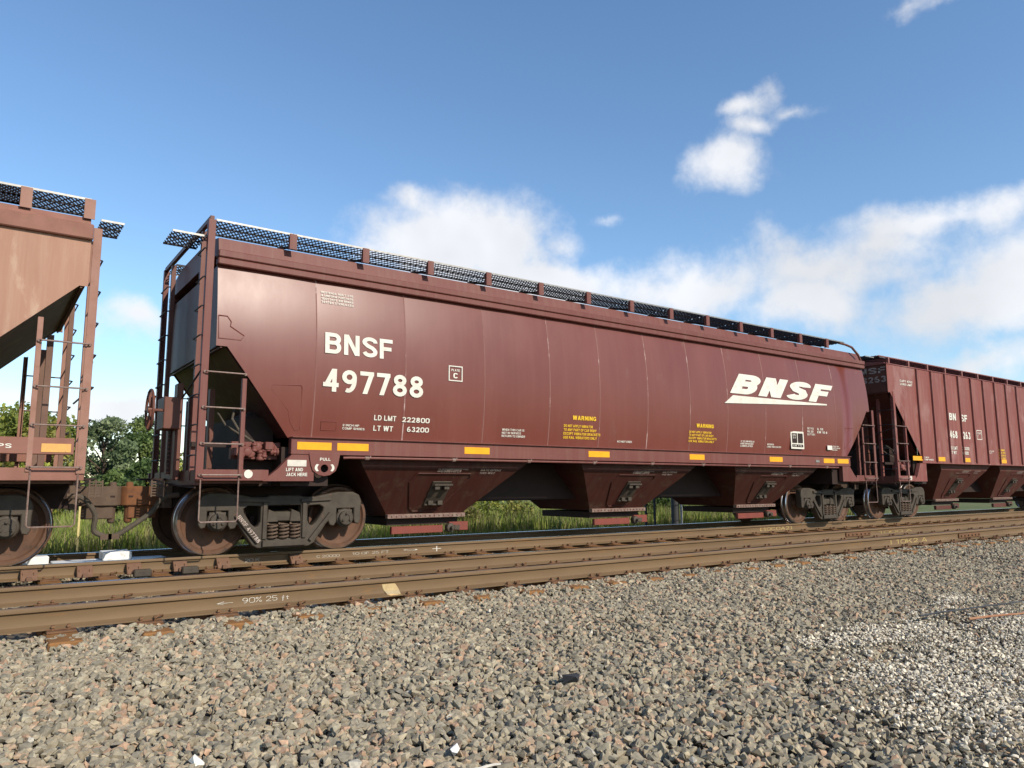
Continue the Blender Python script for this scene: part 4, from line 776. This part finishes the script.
# curved grab rail at the far end of the roof
b = MB(); b.tube([(13.45-XC,-1.50,4.35),(13.75-XC,-1.50,4.34),(14.0-XC,-1.51,4.30),(14.25-XC,-1.53,4.12),(14.33-XC,-1.54,3.97)], .028, 8); b.build('roof_handrail', 'end_paint', car1)

# left car ------------------------------------------------------------------
XL = -10.73
left = dict(label='faded pinkish brown covered hopper car with worn yellow stripe, coupled ahead of the glossy one', xc=XL, xp=8.18, side=flat_side, paint='old_paint', sill='old_sill', under='old_under', end='old_end', slope='old_slope',
    sill_z=(1.275, 1.46), z_eave=3.80, z_knee=3.24, x_bot=6.20, x_knee=8.03, x_end=8.12, seams=[-6.4+1.6*k for k in range(9)], bow=.008, ribs=False, seam_mat='old_sill', lip=False,
    eave=[(3.80,3.985,.06)], eave_mat='old_sill', z_roof=4.09, z_board=4.32, y_board=-1.56, w_board=.62, brackets=[8.08-.635*k for k in range(26)], bracket_w=.115, board_x=(-8.05, 8.10), grate=['grate', 'galv'],
    x_sill=8.10, hop_x=[-4.2, 0, 4.2], hop_top=1.45, hop_bot=.66, gate='old_sill', stencil=False, pipe=False, post_z=(1.06, 3.96), post_mat='old_post', stile_top=2.82, rungs=[1.13, 1.60, 2.03, 2.55], bar_mat='bar', top_bar=False, plat_len=.25, far_post=None, plat_dz=.22,
    x_cpl=8.70, knuckle='coupler', equip=[(-1, 'air')], tank='black', truck_text=None)
M['old_under'] = surf('faded_under_paint', (.13, .085, .06), (.105, .07, .05), rough=.7, scale=3)
M['old_end'] = surf('faded_end_paint', (.17, .10, .075), (.14, .08, .06), rough=.7, scale=3)
M['old_slope'] = surf('faded_slope_sheet', (.16, .11, .07), (.12, .08, .05), rough=.7, scale=2, c3=(.20, .16, .08), s3=2.5, t3=.55)
M['old_post'] = surf('faded_post_paint', (.30, .165, .125), (.25, .125, .09), rough=.65, scale=4, c3=(.20, .12, .08), s3=8, t3=.6)
car0 = hopper_car(left)
b = MB(); b.box(-2.945-XL, -2.66-XL, -1.618, -1.611, 1.30, 1.395); b.build('reflector_stripe', 'oldyellow', car0)
lettering(car0, 'NO HOPS', -3.66-XL, -3.22-XL, 1.335, 1.385, 'white', ysurf=-1.612, bold=.02, off=.004)

# right car ------------------------------------------------------------------
XR = 23.55
right = dict(label='ribbed red-brown covered hopper car numbered 468263, coupled behind the smooth sided one', xc=XR, xp=7.87, side=flat_side, paint='rib_paint', sill='rib_paint', under='rib_under', end='end_paint', slope='rib_under',
    sill_z=(1.46, 1.52), z_eave=4.0, z_knee=3.27, x_bot=6.55, x_knee=8.02, x_end=8.12, seams=[-6.61+.80*k for k in range(17)]+[6.99], bow=.004, ribs=True, seam_mat='rib_paint', lip=False,
    eave=[(4.0,4.03,.02)], eave_mat='rib_paint', z_roof=4.06, z_board=4.23, y_board=-1.50, w_board=.65, brackets=[-7.8+1.04*k for k in range(16)], bracket_w=.06, board_x=(-8.3, 8.3), grate=['grate_brown', 'rib_paint'],
    x_sill=6.6, hop_x=[-3.75, .05, 3.75], hop_top=1.45, hop_bot=.68, gate='rib_under', stencil=True, pipe=False, post_z=(.99, 3.30), post_mat='rib_paint', stile_top=2.85, rungs=[1.06, 1.50, 1.95, 2.40], bar_mat='bar', top_bar=False, plat_len=.3, far_post=None, plat_dz=.02,
    x_cpl=8.45, knuckle='knuckle', equip=[(-1, 'air')], tank='hose', truck_text=None)
car2 = hopper_car(right)
def t2(txt, x0, x1, z0, z1, mat='white', **k): return lettering(car2, txt, x0-XR, x1-XR, z0, z1, mat, ysurf=-1.606, **k)
t2('BN', 18.66, 19.06, 2.70, 2.90, bold=.03); t2('SF', 19.36, 19.76, 2.69, 2.89, bold=.03); t2('468', 18.60, 19.07, 2.19, 2.40, bold=.03); t2('263', 19.40, 19.87, 2.19, 2.40, bold=.03)
t2('LD LMT\nLT WT', 18.56, 19.0, 1.74, 1.96, bold=.02); t2('203000\n60000', 19.30, 19.74, 1.74, 1.96, bold=.02); t2('CAPY 4750\nLOAD LIMIT', 16.05, 16.70, 3.50, 3.64, bold=.02)
t2('2 INCH\nCOMP SHOES', 17.05, 17.55, 1.54, 1.64, bold=.02); t2('BLT 4-80\nCU FT', 21.0, 21.35, 1.80, 1.90, bold=.02); t2('PLATE\nC', 20.36, 20.58, 2.27, 2.42, bold=.02)
b = MB()
for a, c, d, e in ((20.30,20.64,2.20,2.22),(20.30,20.64,2.46,2.48),(20.30,20.32,2.22,2.46),(20.62,20.64,2.22,2.46)): b.box(a-XR, c-XR, -1.611, -1.603, d, e)
b.build('plate_box', 'white', car2)
for i, s_ in enumerate(('WARNING', 'DO NOT APPLY', 'VIBRATOR TO', 'CAR BODY')): t2(s_, 21.70, 22.16-.05*(i == 0), 1.90-.082*i, 1.955-.082*i, 'ylet', bold=.03)
for a, c in ((16.44,16.95),(17.84,18.22),(19.34,19.74),(21.78,22.18),(23.6,24.0),(26.,26.4)): b = MB(); b.box(a-XR, c-XR, -1.615, -1.607, 1.53, 1.645); b.build('reflector_stripe', 'yellow', car2)
# number on the shaded end sheet
for tx, z in (('BNSF', 3.86), ('468263', 3.62)):
    o_ = lettering(car2, tx, -1.35, -.35, z-.07, z+.09, 'faintwhite', ysurf=0., bold=.02, name='end_lettering')
    for v in o_.data.vertices: v.co = (-8.068, -(v.co.x+.35)-.55-1.0, v.co.z)      # the end faces -x, so text runs towards -y

M['paleyellow'] = surf('pale_yellow_stake', (.62, .52, .22), (.55, .45, .20), rough=.6, scale=8)
# ------------------------------------------------------------------ trackside things behind the train
sw = thing('switch_machine', 'white painted low switch lock box and rods between the rails below the couplers', 'switch machine', (-2.0, 1.02, -.24))
MB().box(-.62, .75, -.22, .22, .06, .17).build('housing', 'swwhite', sw, bev=.008); MB().box(-.05, .30, -.20, .20, .17, .28).build('motor_cover', 'swwhite', sw, bev=.010)
MB().tube([(-1.4,-.28,.12),(1.6,-.28,.12)], .03, 8).build('operating_rod', 'swwhite', sw)
MB().box(-.95, -.66, -.12, .12, .08, .26).build('junction_box', 'swwhite', sw, bev=.01); MB().box(-.7, .85, -.35, .35, -.02, .06).build('base_plate', 'dark_steel', sw, bev=.01)
MB().box(.76, 1.5, -.15, .15, .05, .15).build('rod_cover', 'post', sw, bev=.02)
b = MB(); b.box(-.022, .022, -.010, .010, -.0, 1.35); tag(b.build('marker_stake', 'paleyellow', None, loc=(-1.5, 9.5, -.76)), 'thin yellow marker stake in the grass behind the couplers', 'stake')
sg = thing('equipment_mast', 'dark grey trackside mast with a ladder, seen below the train', 'mast', (13.75, 5.0, -.75))
MB().lathe([(.20,0),(.20,.08),(.12,.10),(.11,4.6),(.02,4.65)], 16, axis='z').build('mast_pole', 'post', sg); MB().box(-.30, .30, -.30, .30, -.05, .22).build('mast_base', 'bed', sg, bev=.02)
MB().tube([(.10,-.16,.1),(.10,-.15,4.2)], .03, 8).build('conduit', 'swwhite', sg); MB().box(.12, .36, -.14, .14, 2.6, 3.5).build('relay_case', 'post', sg, bev=.02)
for x in (-1.25, -.88): MB().box(x-.02, x+.02, -.03, .03, -.02, 4.3).build('ladder_stile', 'post', sg)
for k in range(13): MB().tube([(-1.25,0,.2+.32*k),(-.88,0,.2+.32*k)], .012, 6).build('ladder_rung', 'post', sg)
MB().box(-.9, -.1, -.02, .02, 3.9, 3.96).build('ladder_stay', 'post', sg)

# ------------------------------------------------------------------ vegetation
M['leaf'] = tint_mat('leaves', .6, .2, 3., .35); M['grass'] = tint_mat('grass_blades', .7, .2, 1.5, .35)
def leaf_cloud(cs, rs, n, size, cols):
    """leaf quads spread through clumps; cs centres, rs radii"""
    k = rng.choice(len(cs), n, p=(rs**2)/np.sum(rs**2)); d = rng.normal(size=(n, 3)); d /= np.linalg.norm(d, axis=1)[:, None]
    p = cs[k]+d*(rs[k]*rng.random(n)**.45)[:, None]*np.array([1, 1, .8]); s = size*rng.uniform(.6, 1.4, n)
    a = rng.normal(size=(n, 3)); a /= np.linalg.norm(a, axis=1)[:, None]; b_ = np.cross(a, rng.normal(size=(n, 3))); b_ /= np.linalg.norm(b_, axis=1)[:, None]
    a *= s[:, None]; b_ *= (s*.55)[:, None]; V = np.stack([p-a, p+b_, p+a, p-b_], 1).reshape(-1, 3); F = np.arange(4*n).reshape(n, 4)
    ctint = cols[rng.integers(0, len(cols), len(cs))][k]*rng.uniform(.75, 1.25, (n, 1)); return V, F, np.repeat(ctint, 4, 0)
def tree(x, y, h, w, cols, label, n=4200, z0=-.78, low=.12, leaf=.13):
    root = thing('tree', label, 'tree', (x, y, z0), 'trees behind the train'); b = MB()
    tr = [(0,0,0),(random.uniform(-.1,.1),0,h*.3),(random.uniform(-.2,.2),random.uniform(-.2,.2),h*.6),(random.uniform(-.3,.3),0,h*.9)]; b.tube(tr, [h*.028,h*.022,h*.013,h*.004], 8)
    cs, rs = [], []
    nb = 26
    for i in range(nb):
        t = low+(1-low)*(i+.5)/nb; a = i*2.4+random.uniform(-.4, .4); rad = w*.5*math.sin(math.pi*min(1, .12+t*.86))**.7*random.uniform(.45, 1.05)
        c = Vector((rad*math.cos(a), rad*math.sin(a), h*t*random.uniform(.92, 1.06))); cs.append(c[:]); rs.append(random.uniform(.28, .52)*w*.36)
        z_ = max(.15, t-.18)*h; b.tube([(0, 0, z_*.9), (c.x*.5, c.y*.5, (z_+c.z)/2), c[:]], [h*.009, h*.006, h*.002], 5)
    b.build('trunk', 'bark', root)
    V, F, C = leaf_cloud(np.array(cs), np.array(rs), int(n*2.0), leaf*.9, cols); link('crown', fast_mesh('crown', V, F, M['leaf'], C), root); return root
GRN = 2.0*np.array([(.055,.085,.025),(.075,.105,.03),(.045,.07,.022),(.09,.115,.035)]); YEL = 1.6*np.array([(.15,.17,.03),(.19,.20,.035),(.12,.14,.03),(.17,.16,.04)]); OLV = 1.3*np.array([(.11,.12,.035),(.14,.13,.045),(.08,.09,.03)]); GRY = 2.1*np.array([(.08,.105,.05),(.10,.12,.06),(.065,.085,.04)])
tree(2.3, 38, 5.4, 4.6, GRY, 'grey green airy tree seen between the couplers', 3600); tree(4.6, 40, 5.6, 4.4, GRN, 'dark green tree beside the brake wheel', 4200)
tree(-2.2, 30, 4.9, 6.0, YEL, 'yellow green broad tree behind the faded hopper car', 5200); tree(-5.6, 33, 5.6, 6.0, OLV, 'olive tree beyond the yellow green broad one', 4200)
tree(6.6, 30, 4.0, 4.8, YEL, 'low yellow green tree seen through the ladder of the glossy car', 5200); tree(9.6, 34, 4.3, 5.0, OLV, 'olive bushy tree behind the air tank of the glossy car', 4200)
tree(.2, 46, 5.2, 5.5, GRN, 'distant green tree behind the grey green airy one', 3600); tree(3.4, 33, 2.6, 4.4, GRN, 'low dark green shrubby tree in front of the airy trees', 4600, low=.05)
tree(14.5, 36, 4.6, 5.4, GRN, 'dark green tree hidden behind the glossy hopper', 3600); tree(-10.5, 36, 6.2, 6.4, GRN, 'tall dark green tree beyond the faded hopper car', 3600)
for i, (x, y, h, w) in enumerate(((24, 34, 4.0, 6), (38, 37, 4.3, 7), (56, 42, 4.6, 8))): tree(x, y, h, w, (GRN, OLV, YEL)[i % 3], ['green tree in the far row behind the ribbed hopper', 'olive tree in the far row behind the ribbed hopper', 'yellowish tree in the far row behind the ribbed hopper'][i % 3], 2400)
def bush(x, y, h, w, cols, label, n=2600, leaf=.07, z0=-.74):
    root = thing('bush', label, 'bush', (x, y, z0), 'bushes along the far side of the track'); b = MB(); cs, rs = [], []
    for i in range(14):
        a = i*2.4; rad = w*.5*random.uniform(.2, .9); c = (rad*math.cos(a), rad*math.sin(a), h*random.uniform(.25, .85)); cs.append(c); rs.append(random.uniform(.25, .4)*min(w, h*1.6)*.6); b.tube([(0,0,0), (c[0]*.5, c[1]*.5, c[2]*.6), c], [.02,.012,.005], 5)
    b.build('stems', 'bark', root); V, F, C = leaf_cloud(np.array(cs), np.array(rs), n, leaf, cols); V[:, 2] = np.maximum(V[:, 2], .01); link('crown', fast_mesh('crown', V, F, M['leaf'], C), root); return root
bush(8.6, 11.3, 1.5, 3.4, OLV, 'olive bush seen between the first two hopper bays', 3600); bush(11.6, 12.2, 1.6, 3.6, YEL, 'pale yellow green bush beyond the olive bush', 3600)
bush(17.6, 11.6, 1.9, 3.2, OLV, 'olive bush behind the ladder of the dark mast', 3600); bush(20.6, 12, 1.8, 3.2, GRN, 'green bush to the side of the dark mast', 3000)
bush(.6, 12.5, 1.0, 2.6, GRN, 'low green weeds behind the switch machine', 2600); bush(24, 6.8, 1.5, 2.4, GRN, 'dark green bush under the ribbed hopper car', 2600)
def grass(n, x0, x1, y0, y1, h0, h1, cols, wid=.012):
    x, y = rng.uniform(x0, x1, n), y0+(y1-y0)*rng.random(n)**1.3; h = rng.uniform(h0, h1, n)*(.6+.8*vnoise(x*.6, y*.6, 9)); z = np.interp(y, [2.7, 4.6, 60], [-.245, -.74, -.78])
    a = rng.uniform(0, 6.28, n); wv = np.c_[np.cos(a), np.sin(a), 0*a]*wid*rng.uniform(.7, 1.5, (n, 1)); ln = rng.normal(size=(n, 2))*.22*h[:, None]
    p = np.c_[x, y, z]; mid = p+np.c_[ln*.35, h*.6]; top = p+np.c_[ln, h]
    V = np.stack([p-wv, p+wv, mid+wv*.7, mid-wv*.7, top], 1).reshape(-1, 3); i = np.arange(n)[:, None]*5
    F = np.concatenate([i+np.array([[0, 1, 2]]), i+np.array([[0, 2, 3]]), i+np.array([[3, 2, 4]])]); c = cols[rng.integers(0, len(cols), n)]*rng.uniform(.75, 1.25, (n, 1)); return V, F, np.repeat(c, 5, 0)
GC = 1.7*np.array([(.115,.15,.025),(.15,.175,.035),(.09,.12,.022),(.17,.165,.06),(.20,.17,.08)])
Vs, Fs, Cs, base = [], [], [], 0
for args in ((26000, -8, 30, 4.4, 9.5, .10, .30, GC), (46000, -9, 32, 9.5, 16, .25, .80, GC, .016), (36000, -10, 40, 15, 36, .30, .60, GC, .028)):
    V, F, C = grass(*args); Vs.append(V); Fs.append(F+base); Cs.append(C); base += len(V)
gr = link('grass', fast_mesh('grass', np.concatenate(Vs), np.concatenate(Fs), M['grass'], np.concatenate(Cs))); gr['kind'] = 'stuff'; gr['label'] = 'tall green and straw coloured grass behind the train'; gr['category'] = 'grass'
